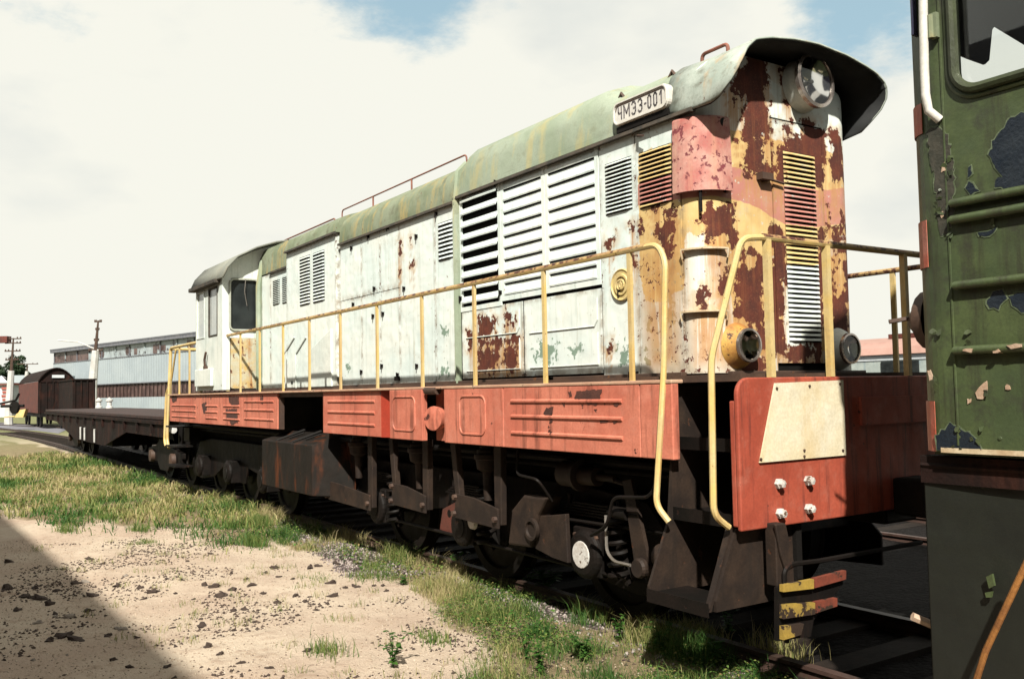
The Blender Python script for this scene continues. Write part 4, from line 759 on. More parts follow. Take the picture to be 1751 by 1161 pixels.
# loop of the spring seat
a = p(1065, 905); b = p(1045, 955); mb = MB(); sp0, sp1 = p(1043, 880), p(1085, 965); mb.tube(rr_path([(sp0[0], -1.34, sp0[2]), (sp0[0]+.0, -1.34, sp1[2]+.06), (sp0[0]+.08, -1.34, sp1[2]), (sp1[0], -1.34, sp1[2])], .06), .012, 6); mb.build('spring_retainer', M_steel, bf)
# rectangular guard and arm behind the front axle
q = [p(*k) for k in ((925, 882), (972, 878), (976, 962), (950, 953), (920, 937))]; mb = MB(); mb.prism([(k[0], k[2]) for k in q], 1, -1.33, -1.29); mb.build('axle_guard', M_dustlit, bf, bevel=.006)
q = [p(*k) for k in ((905, 845), (945, 850), (930, 880), (918, 935), (878, 930), (885, 870))]; mb = MB(); mb.prism([(k[0], k[2]) for k in q], 1, -1.36, -1.18); ar = mb.build('brake_arm', M_dustlit, bf, bevel=.02)
k = p(908, 905, -1.38); mb = MB(); mb.lathe((k[0], -1.36, k[2]), (0, -1, 0), [(0, .09), (.03, .09), (.03, .065), (.01, .06), (.01, .0)], 20); mb.build('boss', M_dustlit, ar, True)
q = [p(*k, -1.2) for k in ((757, 870), (795, 850), (795, 918), (752, 905))]; mb = MB(); mb.prism([(k[0], k[2]) for k in q], 1, -1.2, -1.15); mb.build('brake_shield', M('dull red guard', (.16, .04, .025), (.09, .03, .02), 4, .7), bf)
k = p(802, 893, -1.35); mb = MB(); mb.lathe((k[0], -1.30, k[2]), (0, -1, 0), [(0, .07), (.03, .06), (.03, 0)], 14); mb.build('axle_cap', M_capw, bf, True)
for x in bx:
    for dx in (-.30, .30): mb = MB(); mb.tube([(x+dx, -1.16, .95), (x+dx*1.15, -1.16, .60), (x+dx*1.5, -1.16, .40)], .022, 6); mb.lathe((x+dx*1.15, -1.16, .60), (0, -1, 0), [(0, .04), (.04, .04), (.045, 0)], 10); mb.build('brake_hanger', M_under, bf)
    for k in range(5): MB().box(x-.42+.05*k, x+.42-.05*k, -1.20, -1.13, .80+.022*k, .815+.022*k).build('leaf_spring', M_under, bf)
    for dx in (-.13, .13):
        for dz in (-.12, .12): MB().lathe((x+dx, -1.24, .54+dz), (0, -1, 0), [(0, .018), (.02, .017), (.022, 0)], 6).build('bolt', M_brown, bf)
for (xa_, za_, xb__, zb__) in ((-5.2, .40, -9.6, .42), (-4.7, .78, -6.6, .74)): MB().tube([(xa_, -1.22, za_), (xb__, -1.22, zb__)], .016, 6).build('brake_rod', M_under, bf)
MB().tube(rr_path([(-4.5, -1.4, 1.3), (-4.6, -1.42, 1.05), (-5.0, -1.42, 1.02), (-5.1, -1.4, .8), (-5.35, -1.35, .7)], .08), .014, 6).build('air_hose', M_under, loco)
MB().tube(rr_path([(-6.2, -1.42, 1.3), (-6.2, -1.44, 1.1), (-5.9, -1.44, 1.08), (-5.9, -1.3, .9)], .06), .012, 6).build('air_hose', M_under, loco)
# air pipes along the frame
mb = MB(); mb.tube([(-17.5, -1.25, 1.24), (-4.4, -1.25, 1.24)], .03, 8); mb.tube([(-17.5, -1.1, 1.16), (-4.4, -1.1, 1.16)], .02, 8); mb.build('air_pipe', M_darker, loco)
for (x, zz) in ((-13.0, .85), (-11.6, .95)): MB().lathe((x-.6, -1.0, zz), (1, 0, 0), [(-.06, 0), (-.04, .12), (0, .17), (1.0, .17), (1.04, .12), (1.06, 0)], 20).build('air_tank', M_dark, loco, True)
# rear end below the deck
mb = MB(); mb.prism([(fx(291), .95), (fx(300), .95), (fx(300), F0), (fx(291), F0)], 1, -1.3, 1.2); mb.build('rear_headstock', M_dark, loco)
for k in range(3): MB().box(fx(291)-.05, fx(306), -1.62, -1.3, .5+.36*k, .53+.36*k).build('step_tread', M_dark, loco)
# plough, coupler, uncoupling rod
XP = -3.50
mb = MB(); mb.box(XH-.7, XH-.03, -.18, .18, .85, 1.2); mb.prism([(-3.66, .92), (-2.95, .90), (-2.85, .98), (-2.85, 1.12), (-2.95, 1.2), (-3.66, 1.16)], 1, -.14, .14); mb.prism([(-3.0, -.26), (-2.8, -.22), (-2.82, .2), (-3.0, .24)], 2, .86, 1.24); mb.build('coupler', M_dark, loco, bevel=.02)
ya, yb_ = -1.16, -.72
for (pts, mt) in ((((1340, 1000), (1392, 990), (1392, 1006), (1340, 1012)), M_cloud), (((1394, 989), (1447, 975), (1447, 990), (1394, 1005)), M_ploughred), (((1340, 1034), (1394, 1030), (1394, 1050), (1340, 1058)), M_cloud), (((1396, 1029), (1432, 1022), (1432, 1036), (1396, 1048)), M_ploughred), (((1340, 1071), (1375, 1066), (1370, 1085), (1340, 1094)), M_cloud)):
    q = [at(*k, 0, XP) for k in pts]; MB().prism([(float(k[1]), float(k[2])) for k in q], 0, XP-.03, XP).build('plough_bar', mt, loco)
q = [at(*k, 0, XP) for k in ((1338, 1006), (1450, 985), (1450, 1000), (1400, 1062), (1395, 1090), (1338, 1098))]; MB().prism([(float(k[1]), float(k[2])) for k in q]+[], 0, XP-.06, XP-.035).build('plough_plate', M_dark, loco)
q = at(1325, 920, 0, XH+.02); yq = float(q[1]); mb = MB(); mb.box(XH-.02, XH+.06, yq-.04, yq+.04, .62, .98); mb.prism([(yq-.06, .98), (yq+.03, .98), (yq+.10, .72), (yq+.02, .70), (yq-.02, .8)], 0, XH+.061, XH+.08); mb.build('step_bracket', M_dustlit, loco, bevel=.006)
mb = MB(); mb.tube(rr_path([(XH+.08, yq, .30), (XH+.08, yq, .71), (XH+.08, yq+.06, .74), (XH+.08, yq+.3, .73), (XH+.12, yq+1.3, .74)], .04), .015, 6); mb.build('uncoupling_rod', M_under, loco, True)
# ------------------------------------------------------------------ green locomotive at the right
GY = -1.5; gx0 = -2.60
gp = lambda px, py, Y=GY: [float(v) for v in at(px, py, 1, Y)]
grn = empty('green_locomotive', (0.4, 0, 0), 'dark green locomotive cab with blistered paint and a framed window, at the right edge', 'locomotive')
wb = gp(1640, 160); wl = gp(1631, 60)[0]; gw0, gw1, gwz0, gwz1 = wl, wl+1.05, wb[2]-.0, 3.90
def gside(y, sgn, name, win):
    RG = .16; mb = MB(); th = .05
    zb, zt_ = 1.46, 3.98
    # rounded front corner and flat side, with the window left open
    def strip(xa, xb, za_, zb2): mb.box(xa, xb, min(y, y-sgn*th), max(y, y-sgn*th), za_, zb2)
    strip(gx0+RG, win[0], zb, zt_); strip(win[0], win[1], zb, win[2]); strip(win[0], win[1], win[3], zt_); strip(win[1], 6, zb, zt_)
    n = 8; vs = []
    for i in range(n+1):
        t = math.radians(90*i/n)
        for r in (RG, RG-.03):
            for zz in (zb, zt_): vs.append((gx0+RG-r*math.sin(t), y-sgn*RG+sgn*r*math.cos(t), zz))
    mb.add(vs, [(i*4, (i+1)*4, (i+1)*4+1, i*4+1) for i in range(n)]+[(i*4+2, i*4+3, (i+1)*4+3, (i+1)*4+2) for i in range(n)])
    return mb.build(name, M_green, grn)
gs = gside(GY, -1, 'side_wall', (gw0, gw1, gwz0, gwz1))
gf = gside(1.5, 1, 'side_wall', (gw0-.7, gw1+2.2, gwz0-.2, gwz1))
mb = MB(); mb.box(gx0, gx0+.05, GY+.16, 1.34, 1.46, 2.9); mb.box(gx0, gx0+.05, GY+.16, -1.30, 2.9, 3.98); mb.box(gx0, gx0+.05, .1, 1.34, 2.9, 3.98); mb.prism([(-1.5, 3.97), (-1.12, 4.12), (-.5, 4.2), (.5, 4.2), (1.12, 4.12), (1.5, 3.97), (1.44, 3.93), (1.1, 4.05), (-1.1, 4.05), (-1.44, 3.93)], 0, gx0, 6); mb.box(gx0+.06, 6, -1.44, 1.44, 1.44, 1.5); mb.box(5.9, 6, -1.44, 1.44, 1.5, 3.95); mb.build('cab_shell', M_green, grn)
# paint tables inside the side: peeled patches built as thin raised/undercoat flakes on the real side
def patch(name, pts, mat, o=.004, par=gs, jag=.012, seed=1):
    r = random.Random(seed); P = [gp(*q) for q in pts]; out = []
    for i in range(len(P)):
        a, b = P[i], P[(i+1) % len(P)]; n = max(2, int(math.hypot(a[0]-b[0], a[2]-b[2])/.018))
        for k in range(n): t = k/n; out.append((a[0]+(b[0]-a[0])*t+r.uniform(-jag, jag)*.6, a[2]+(b[2]-a[2])*t+r.uniform(-jag, jag)))
    mb = MB(); mb.prism(out, 1, GY-o, GY-.0005); ob = mb.build(name, mat, par)
    if name in ('peeled_patch', 'blistered_band'):
        cx_ = sum(a for a, b in out)/len(out); cz_ = sum(b for a, b in out)/len(out); rm = MB(); ro = []
        for a, b in out: L = math.hypot(a-cx_, b-cz_)+1e-6; k = 1+r.uniform(.003, .011)/L; ro.append((cx_+(a-cx_)*k, cz_+(b-cz_)*k))
        rm.prism(ro, 1, GY-o+.0012, GY-.0004); rm.build('paint_edge', M_edge, ob)
    return ob
patch('peeled_patch', [(1692, 265), (1705, 230), (1735, 197), (1756, 190), (1775, 230), (1770, 330), (1735, 322), (1703, 325), (1702, 305), (1715, 300), (1703, 290)], M_bluepeel, seed=3)
patch('peeled_patch', [(1652, 320), (1658, 310), (1668, 322), (1676, 325), (1660, 335)], M_bluepeel, seed=4, jag=.006)
patch('peeled_patch', [(1656, 288), (1661, 285), (1662, 297), (1656, 303)], M_bluepeel, seed=5, jag=.005)
patch('peeled_patch', [(1688, 515), (1700, 500), (1715, 497), (1722, 510), (1707, 528), (1692, 526)], M_bluepeel, seed=6, jag=.008)
patch('peeled_patch', [(1725, 505), (1740, 500), (1760, 500), (1760, 535), (1745, 532), (1733, 520)], M_bluepeel, seed=7, jag=.008)
patch('peeled_patch', [(1673, 400), (1690, 395), (1705, 388), (1700, 400), (1680, 405)], M_bluepeel, seed=8, jag=.006)
for i, P in enumerate(([(1668, 672), (1676, 662), (1688, 650), (1690, 665), (1682, 682), (1672, 682)], [(1587, 634), (1592, 633), (1597, 648), (1590, 650)], [(1719, 659), (1727, 658), (1728, 665), (1720, 667)], [(1654, 683), (1661, 681), (1661, 688), (1656, 690)])): patch('bare_spot', P, M_primer, .005, seed=20+i, jag=.004)
patch('blistered_band', [(1585, 225), (1600, 215), (1622, 230), (1632, 300), (1630, 370), (1622, 400), (1606, 405), (1602, 330), (1592, 270)], M('dark blistered paint', (.030, .032, .022), (.06, .055, .04), 18, .6, chips=((.10, .12, .08), 20, .62), bump=1.), .0035, seed=31, jag=.014)
for i, P in enumerate(([(1612, 282), (1616, 278), (1618, 292), (1611, 296)], [(1609, 365), (1613, 362), (1615, 370), (1611, 374)])): patch('bare_spot', P, M_primer, .007, seed=40+i, jag=.003)
patch('blistered_band', [(1600, 745), (1625, 725), (1650, 735), (1672, 755), (1680, 768), (1605, 768)], M_bluepeel, .003, seed=33, jag=.01)
sb = [gp(1612+k*.2, 5+k*76) for k in range(10)]; MB().tube([(gp(1618, 300)[0], GY-.001, 1.49), (gp(1618, 300)[0], GY-.001, 3.9)], .006, 5).build('weld_seam', M_green, gs)
for k in range(16): xx = gx0+.22+k*.19; MB().lathe((xx, GY, 1.53), (0, -1, 0), [(0, .010), (.004, .008), (.005, 0)], 8).build('rivet', M_green, gs)
# curled flakes of paint
r_ = random.Random(5)
for (px, py, n) in ((1625, 285, 5), (1612, 340, 5), (1620, 385, 3), (1665, 575, 2), (1640, 745, 4), (1670, 735, 3), (1700, 395, 2), (1690, 660, 2), (1605, 640, 2), (1600, 560, 2)):
    for k in range(n):
        q = gp(px+r_.uniform(-10, 10), py+r_.uniform(-22, 22)); w, h_ = r_.uniform(.005, .014), r_.uniform(.006, .018); a = r_.uniform(0, 6.28); c_, s_ = math.cos(a), math.sin(a); lift = r_.uniform(.004, .010)
        vs = [(q[0]+c_*u-s_*v, GY-.006-l, q[2]+s_*u+c_*v) for (u, v, l) in ((-w, -h_, 0), (w, -h_*.5, 0), (w*1.1, h_*.4, lift*.6), (w*.3, h_, lift), (-w*.8, h_*.6, lift*.8))]; MB().add(vs, [(0, 1, 2, 3, 4)]).build('paint_flake', M_green, gs, solid=.0015)
# window gasket and glass
R_ = rrect(gw0, gw1, gwz0, gwz1, .11, 8); mb = MB(); mb.tube([(p_[0], GY-.012, p_[1]) for p_ in R_+R_[:1]], .024, 8, False); gwn = mb.build('window', M_rubber, grn, True)
mb = MB(); mb.tube([(p_[0], GY-.002, p_[1]) for p_ in rrect(gw0-.035, gw1+.035, gwz0-.035, gwz1+.035, .14, 8)+[(gw1+.035, gwz1-.1)]], .012, 6, False); mb.build('outer_gasket', M_green, gwn, True)
mb = MB()  # corner fillets of the opening
for (cx_, cz_, a) in ((gw0+.11, gwz0+.11, 180), (gw1-.11, gwz0+.11, 270)):
    arc = [(cx_+.11*math.cos(math.radians(a+90*i/8)), cz_+.11*math.sin(math.radians(a+90*i/8))) for i in range(9)]; cn = (gw0 if a == 180 else gw1, gwz0); mb.prism(arc+[cn], 1, GY, GY+.05)
mb.build('corner_web', M_green, gwn)
mb = MB(); mb.box(gw0, gw1, GY+.03, GY+.034, gwz0, gwz1); mb.build('pane', M_glass, gwn)
# dark blue curtain hanging inside the cab (thin cloth with folds)
XCt = gx0+.09; q = [at(*k, 0, XCt) for k in ((1560, -260), (1560, 60), (1629, 90), (1655, 101), (1683, 111), (1690, 104), (1695, 52), (1700, 45), (1756, 79), (1900, 190), (1900, -260))]
mb = MB(); mb.prism([(float(k[1]), float(k[2])) for k in q], 0, XCt-.006, XCt+.006); mb.build('curtain', M_curtain, grn)
# handrail, lug
h = [gp(*k) for k in ((1587, -60), (1588, 20), (1590, 120), (1592, 165), (1597, 192), (1608, 206))]
mb = MB(); mb.tube([(k[0], GY-.045, k[2]) for k in h[:-1]]+[(h[-1][0], GY-.005, h[-1][2])], .021, 10); mb.build('grab_rail', M_whiterail, grn, True)
l_ = gp(1602, 42); mb = MB(); mb.box(l_[0]-.02, l_[0]+.015, GY-.03, GY, l_[2]-.07, l_[2]+.05); mb.tube([(l_[0]-.012, GY-.035, l_[2]-.07), (l_[0]-.012, GY-.035, l_[2]+.04)], .014, 8); mb.build('hinge', M_roof, grn)
# pressed ribs along the side
for (y0_, y1_) in ((350, 337), (378, 366), (489, 475), (599, 590)):
    a = gp(1628 if y0_ > 400 else 1622, y0_+1); zc2 = a[2]; mb = MB(); pts = [(a[0]+.01, GY-.004, zc2), (a[0]+.03, GY-.022, zc2), (5.9, GY-.022, zc2)]; mb.tube(pts, [.008, .021, .021], 10); mb.build('side_rib', M_green, grn, True)
for i, P in enumerate(([(1655, 600), (1660, 596), (1672, 597), (1670, 604)], [(1730, 591), (1745, 588), (1756, 588), (1756, 594), (1738, 596)], [(1706, 600), (1716, 598), (1720, 602), (1708, 604)])): patch('bare_spot', P, M_primer, .046, seed=60+i, jag=.003)
# red markings on the front corner, cream stripe
for (y0_, y1_) in ((180, 232), (380, 460), (686, 770)):
    z0_, z1_ = gp(1563, y1_)[2], gp(1563, y0_)[2]; n = 5; vs = []
    for i in range(n+1):
        t = math.radians(20+62*i/n); r = .166
        for zz in (z0_, z1_): vs.append((gx0+.16-r*math.sin(t), GY+.16-r*math.cos(t), zz))
    MB().add(vs, [(i*2, i*2+1, (i+1)*2+1, (i+1)*2) for i in range(n)]).build('corner_marking', M_redstripe, grn, solid=.003)
mb = MB(); mb.box(gx0+.13, 6, GY-.006, GY-.0005, 1.455, 1.478); mb.build('cream_stripe', M_creamstrip, grn)
mb = MB(); mb.box(gx0-.02, 6, GY+.06, 1.4, 1.30, 1.43); mb.build('sole_bar', M_wagon, grn)
# front fitting seen at the left edge of the cab
p_ = at(1552, 545, 0, gx0-.03); mb = MB(); mb.lathe((gx0, float(p_[1])+.22, float(p_[2])), (-1, 0, 0), [(0, .16), (.06, .15), (.09, .10), (.14, .05), (.15, 0)], 16); mb.tube([(gx0-.1, float(p_[1])+.2, float(p_[2])+.02), (gx0-.2, float(p_[1])+.1, float(p_[2]))], .012, 5); mb.build('front_lamp', M_brown, grn, True)
# lower green casing in the shade, with lip, and rod
q0, q1 = gp(1596, 785, -1.35), gp(1760, 812, -1.35)
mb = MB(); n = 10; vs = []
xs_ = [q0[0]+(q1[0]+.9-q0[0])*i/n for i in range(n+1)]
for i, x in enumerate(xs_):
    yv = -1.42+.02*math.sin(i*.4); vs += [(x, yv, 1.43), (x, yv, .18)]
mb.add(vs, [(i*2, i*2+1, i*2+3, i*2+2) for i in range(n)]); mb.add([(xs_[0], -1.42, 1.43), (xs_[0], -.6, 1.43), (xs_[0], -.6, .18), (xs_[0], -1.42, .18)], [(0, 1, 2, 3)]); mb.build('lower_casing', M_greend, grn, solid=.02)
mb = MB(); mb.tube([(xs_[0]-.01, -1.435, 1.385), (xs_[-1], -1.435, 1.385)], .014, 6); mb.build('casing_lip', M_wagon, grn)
for i, P in enumerate(([(1690, 985), (1700, 980), (1704, 1000), (1695, 1005)], [(1688, 1012), (1700, 1010), (1698, 1020), (1690, 1020)])):
    Pq = [gp(*k, -1.43) for k in P]; MB().prism([(k[0], k[2]) for k in Pq], 1, -1.45, -1.435).build('paint_flakes', M_green, grn)
a, b = gp(1644, 1161+40, -1.62), gp(1768, 935, -1.62); mb = MB(); mb.tube([(a[0], -1.55, a[2]), (a[0]+(b[0]-a[0])*.35, -1.62, a[2]+(b[2]-a[2])*.35), (b[0], -1.62, b[2])], .014, 8); mb.build('step_rail', M_orange, grn, True)
mb = MB(); mb.box(gx0+.5, 6, -1.05, 1.05, .35, 1.3); mb.build('bogie_frame', M_dark, grn)
for x in (-1.2, 0.9, 3.0):
    for y in (-.86, .74): wheel_bm(x, y).build('wheel', M_under, grn, True)
mb = MB(); mb.box(gx0-.05, gx0+.3, -.25, .25, .8, 1.25); mb.prism([(-2.65, .9), (-2.85, .95), (-2.85, 1.15), (-2.65, 1.2)], 1, -.12, .12); mb.build('coupler', M_dark, grn, bevel=.02)
mb = MB(); mb.tube([(gx0+.0, -.6, 1.1), (gx0-.15, -.62, .8), (gx0-.2, -.55, .6), (gx0-.35, -.4, .62), (-3.1, -.35, .8)], .03, 8); mb.build('brake_hose', M_darker, grn, True)
q = at(1597, 1078, 0, -2.75); mb = MB(); mb.tube([(-2.75, float(q[1])-.18, float(q[2])+.10), (-2.6, float(q[1])+.02, float(q[2])-.01)], .022, 6); mb.build('guard_iron', M_primer, grn)
# ------------------------------------------------------------------ ground
def smooth(a, b, x): t = np.clip((x-a)/(b-a), 0, 1); return t*t*(3-2*t)
def vnoise(x, y, sc, seed=0):
    x = x*sc; y = y*sc; xi, yi = np.floor(x), np.floor(y); fx_, fy = x-xi, y-yi; fx_ = fx_*fx_*(3-2*fx_); fy = fy*fy*(3-2*fy)
    def h(a, b): v = np.sin(a*127.1+b*311.7+seed*74.7)*43758.5453; return v-np.floor(v)
    return (h(xi, yi)*(1-fx_)+h(xi+1, yi)*fx_)*(1-fy)+(h(xi, yi+1)*(1-fx_)+h(xi+1, yi+1)*fx_)*fy
def fbm(x, y, sc, n=4, seed=0): return sum(vnoise(x, y, sc*2**i, seed+i)*.5**i for i in range(n))/sum(.5**i for i in range(n))
TR0, TRR = -36., 150.    # where the track starts to bend and its radius
def track_y(x): d = np.maximum(0, TR0-np.asarray(x, float)); return -(d*d)/(2*TRR)*.55
def height(x, y):
    yt = y-track_y(x); h = -.10+.05*(fbm(x, y, .35, 3, 1)-.5)+.045*(fbm(x*.6, y, 2.2, 3, 5)-.5)+.010*(fbm(x, y, 9, 2, 9)-.5)
    bed = smooth(-1.9, -1.1, yt)*(1-smooth(3., 6, yt)); h = h*(1-bed)+bed*(-.075+.03*(fbm(x, y, 5, 3, 3)-.5))
    inn = smooth(-1.0, -.84, yt)*(1-smooth(.9, 1.3, yt)); h = h-.05*inn
    wgt = smooth(60, 160, np.hypot(x, y)); return h*(1-wgt)-.1*wgt
def gpts(P): return [tuple(float(v) for v in at(px, py, 2, -.09)[:2]) for px, py in P]
G_dense = gpts([(0, 752), (60, 760), (150, 785), (300, 800), (420, 838), (500, 880), (470, 915), (430, 935), (340, 905), (250, 905), (150, 885), (0, 880)])
G_strip = gpts([(420, 838), (520, 875), (640, 915), (720, 945), (830, 985), (960, 1012), (1060, 1050), (1180, 1095), (1340, 1175), (1500, 1300), (1000, 1300), (815, 1161), (850, 1120), (790, 1070), (730, 1010), (640, 985), (560, 950), (480, 930)])
G_far = [(-34, -2.2), (-19, -3.2), (-19, -8), (-34, -12), (-120, -30), (-120, -4), (-60, -4.)]
G_grav = gpts([(500, 880), (580, 905), (700, 945), (720, 985), (600, 985), (540, 940), (470, 910)])
G_grav2 = gpts([(830, 985), (960, 1012), (1080, 1060), (1030, 1080), (900, 1050), (830, 1020)])
def sd_(P, x, y): return sdf(P, x, y)
def cover(x, y):
    g = np.maximum(sd_(G_dense, x, y), sd_(G_far, x, y)); g = smooth(-.7, .6, g+1.5*(fbm(x, y, 1.1, 3, 11)-.5)); s_ = smooth(-.16, .12, sd_(G_strip, x, y)+.28*(fbm(x, y, 2.5, 3, 21)-.5)); return g, s_
def nonuni(lo, hi, dlo, dhi, d0, k):
    a = list(np.arange(dlo, dhi, d0)); st = d0; x = dhi
    while x < hi: a.append(x); x += st; st *= k
    a.append(hi); st = d0; x = dlo
    while x > lo: st *= k; x -= st; a.insert(0, max(x, lo))
    return np.unique(np.array(a))
gx = nonuni(-900, 200, -14, -1, .05, 1.06); gy = nonuni(-250, 900, -6.2, -.2, .05, 1.12)
GX, GYm = np.meshgrid(gx, gy, indexing='ij'); GZ = height(GX, GYm); nx_, ny_ = GX.shape
vsn = np.stack([GX.ravel(), GYm.ravel(), GZ.ravel()], 1); ii = (np.arange(nx_-1)[:, None]*ny_+np.arange(ny_-1)[None, :]).ravel(); fsn = np.stack([ii, ii+ny_, ii+ny_+1, ii+1], 1)
def npmesh(name, v, f, mats, attrs={}):
    me = bpy.data.meshes.new(name); me.vertices.add(len(v)); me.vertices.foreach_set('co', v.astype(np.float32).ravel()); k = f.shape[1]
    me.loops.add(f.size); me.loops.foreach_set('vertex_index', f.astype(np.int32).ravel()); me.polygons.add(len(f)); me.polygons.foreach_set('loop_start', np.arange(0, f.size, k, dtype=np.int32)); me.update(calc_edges=True)
    for n, a in attrs.items(): at_ = me.attributes.new(n, 'FLOAT', 'POINT'); at_.data.foreach_set('value', a.astype(np.float32))
    me.materials.append(mats); o = bpy.data.objects.new(name, me); COL.objects.link(o); return o
gG, gS = cover(vsn[:, 0], vsn[:, 1]); far = smooth(30, 60, np.hypot(vsn[:, 0], vsn[:, 1]))
yt = vsn[:, 1]-track_y(vsn[:, 0]); bal = smooth(-1.25, -.95, yt+.25*(fbm(vsn[:, 0], vsn[:, 1], 2, 3, 31)-.5))*(1-smooth(14, 18, yt)); bal = np.maximum(bal, .9*smooth(-.1, .12, np.maximum(sd_(G_grav, vsn[:, 0], vsn[:, 1]), sd_(G_grav2, vsn[:, 0], vsn[:, 1]))+.25*(fbm(vsn[:, 0], vsn[:, 1], 3, 3, 41)-.5)))
def ground_mat():
    mt, t, b = newmat('sandy yard ground'); tc = NN(t, 'ShaderNodeTexCoord').outputs['Object']
    def attr(n): a = NN(t, 'ShaderNodeAttribute'); a.attribute_name = n; return a.outputs['Fac']
    n1 = noise(t, tc, .7, 6); n2 = noise(t, tc, 5, 8, .7); n3 = noise(t, tc, 40, 6, .7); n4 = noise(t, tc, 140, 3)
    sand = mixc(t, rmp(t, n1, .35, .65), (.70, .585, .455), (.58, .455, .35)); sand = mixc(t, rmp(t, n2, .52, .70, 0, .5), sand, (.33, .22, .15)); sand = mixc(t, rmp(t, n3, .5, .8, 0, .4), sand, (.62, .53, .42)); sand = mixc(t, rmp(t, n4, .3, .6, .3, 0), sand, (.24, .16, .11)); n6 = noise(t, tc, 11, 6, .75); sand = mixc(t, rmp(t, n6, .60, .66, 0, .75), sand, (.17, .11, .085)); sand = mixc(t, rmp(t, n6, .30, .38, .5, 0), sand, (.72, .62, .50))
    soil = mixc(t, rmp(t, n2, .35, .65), (.28, .21, .11), (.16, .13, .06)); c = mixc(t, rmp(t, mth(t, 'ADD', attr('grass'), mth(t, 'MULTIPLY', mth(t, 'SUBTRACT', n3, .5), .8)), .3, .7, 0, .85), sand, soil)
    vo = NN(t, 'ShaderNodeTexVoronoi'); vo.inputs['Scale'].default_value = 24; LK(t, tc, vo.inputs['Vector']); vc = NN(t, 'ShaderNodeSeparateColor'); LK(t, vo.outputs['Color'], vc.inputs[0])
    st = mixc(t, vc.outputs[0], (.20, .15, .14), (.42, .35, .33)); st = mixc(t, rmp(t, vo.outputs['Distance'], .25, .55, 0, .85), st, (.06, .045, .04)); st = mixc(t, rmp(t, attr('ground_shade'), 0, 1, 0, .96), st, (.006, .005, .0045))
    c = mixc(t, rmp(t, mth(t, 'ADD', attr('ballast'), mth(t, 'MULTIPLY', mth(t, 'SUBTRACT', n3, .5), .8)), .35, .65), c, st)
    c = mixc(t, attr('field'), c, mixc(t, n1, (.12, .16, .06), (.20, .20, .09)))
    LK(t, c, b.inputs['Base Color']); b.inputs['Roughness'].default_value = .95; b.inputs['Specular IOR Level'].default_value = .1
    h = mth(t, 'ADD', mth(t, 'MULTIPLY', n3, .9), mth(t, 'MULTIPLY', n2, 2.2)); h = mth(t, 'SUBTRACT', h, mth(t, 'MULTIPLY', mth(t, 'MULTIPLY', vo.outputs['Distance'], attr('ballast')), 1.6))
    bp = NN(t, 'ShaderNodeBump'); bp.inputs['Strength'].default_value = .8; bp.inputs['Distance'].default_value = .02; LK(t, h, bp.inputs['Height']); LK(t, bp.outputs[0], b.inputs['Normal']); return mt
ground_shade = smooth(-1.15, -.8, yt+.3*(fbm(vsn[:, 0], vsn[:, 1], 3, 3, 33)-.5))*(1-smooth(12, 16, yt))*smooth(-40, -25, vsn[:, 0])  # shade under and beyond the loco, painted into the ground as near-black
gr = npmesh('ground', vsn, fsn, ground_mat(), {'grass': np.maximum(gG, gS*.8)*(1-bal*.6), 'ballast': bal*(1-far), 'field': far*.9, 'ground_shade': ground_shade}); gr['kind'] = 'structure'; gr.data.shade_smooth()
# grey cinder path beyond the near track, far left
mb = MB(); pth = [(-110, 7.6), (-60, -1.5), (-45, .6), (-40, 3), (-42, 4), (-60, 1.6), (-110, 12)]
pth = [tuple(float(v) for v in at(*q, 2, -.07)[:2]) for q in ((-60, 735), (0, 733), (60, 736), (100, 741), (118, 733), (80, 728), (0, 722), (-60, 719))]
mb.add([(x, y, -.065) for x, y in pth], [tuple(range(len(pth)))]); o = mb.build('path', M('grey cinder', (.25, .25, .28), (.18, .18, .21), .8, .9), None); o['kind'] = 'structure'
# ------------------------------------------------------------------ track
trk = empty('railway_track', (-10, 0, -.1), 'rusty near railway track running under the locomotives and curving away at the left', 'railway track')
def rails(name, ys, xa, xb, par, off=0., bend=True):
    bf_ = 1.0 if par.name == 'railway_track' else 1.5
    xs = np.arange(xa, xb+.01, 2.) if bend else np.array([xa, xb])
    for y in ys:
        prof = [(-.065, -.11), (.065, -.11), (.02, -.09), (.012, -.035), (.036, -.025), (.036, 0), (-.036, 0), (-.036, -.025), (-.012, -.035), (-.02, -.09)]; n = len(prof); vs = []
        for x in xs:
            yy = y+off+(float(track_y(x))*bf_ if bend else 0); vs += [(x, yy+a, b) for a, b in prof]
        MB().add(vs, [(i*n+k, (i+1)*n+k, (i+1)*n+(k+1) % n, i*n+(k+1) % n) for i in range(len(xs)-1) for k in range(n)]).build('rail', M_railm, par)
rails('rail', (-.76, .76), -110, 12, trk)
for k in range(100): x = 1-k*.62; y = float(track_y(x)); MB().box(x-.12, x+.12, y-1.22, y+1.3, -.22, -.085).build('sleeper', M_sleeper, trk)
trk2 = empty('railway_track', (-20, 5, -.1), 'second railway track behind the derelict locomotive, leading to the brown van', 'railway track'); rails('rail', (4.2, 5.72), -110, 12, trk2, 0, True)
for k in range(70): x = 0-k*.9; y = float(track_y(x))*1.5; MB().box(x-.12, x+.12, 3.7+y, 6.2+y, -.2, -.085).build('sleeper', M_sleeper, trk2)
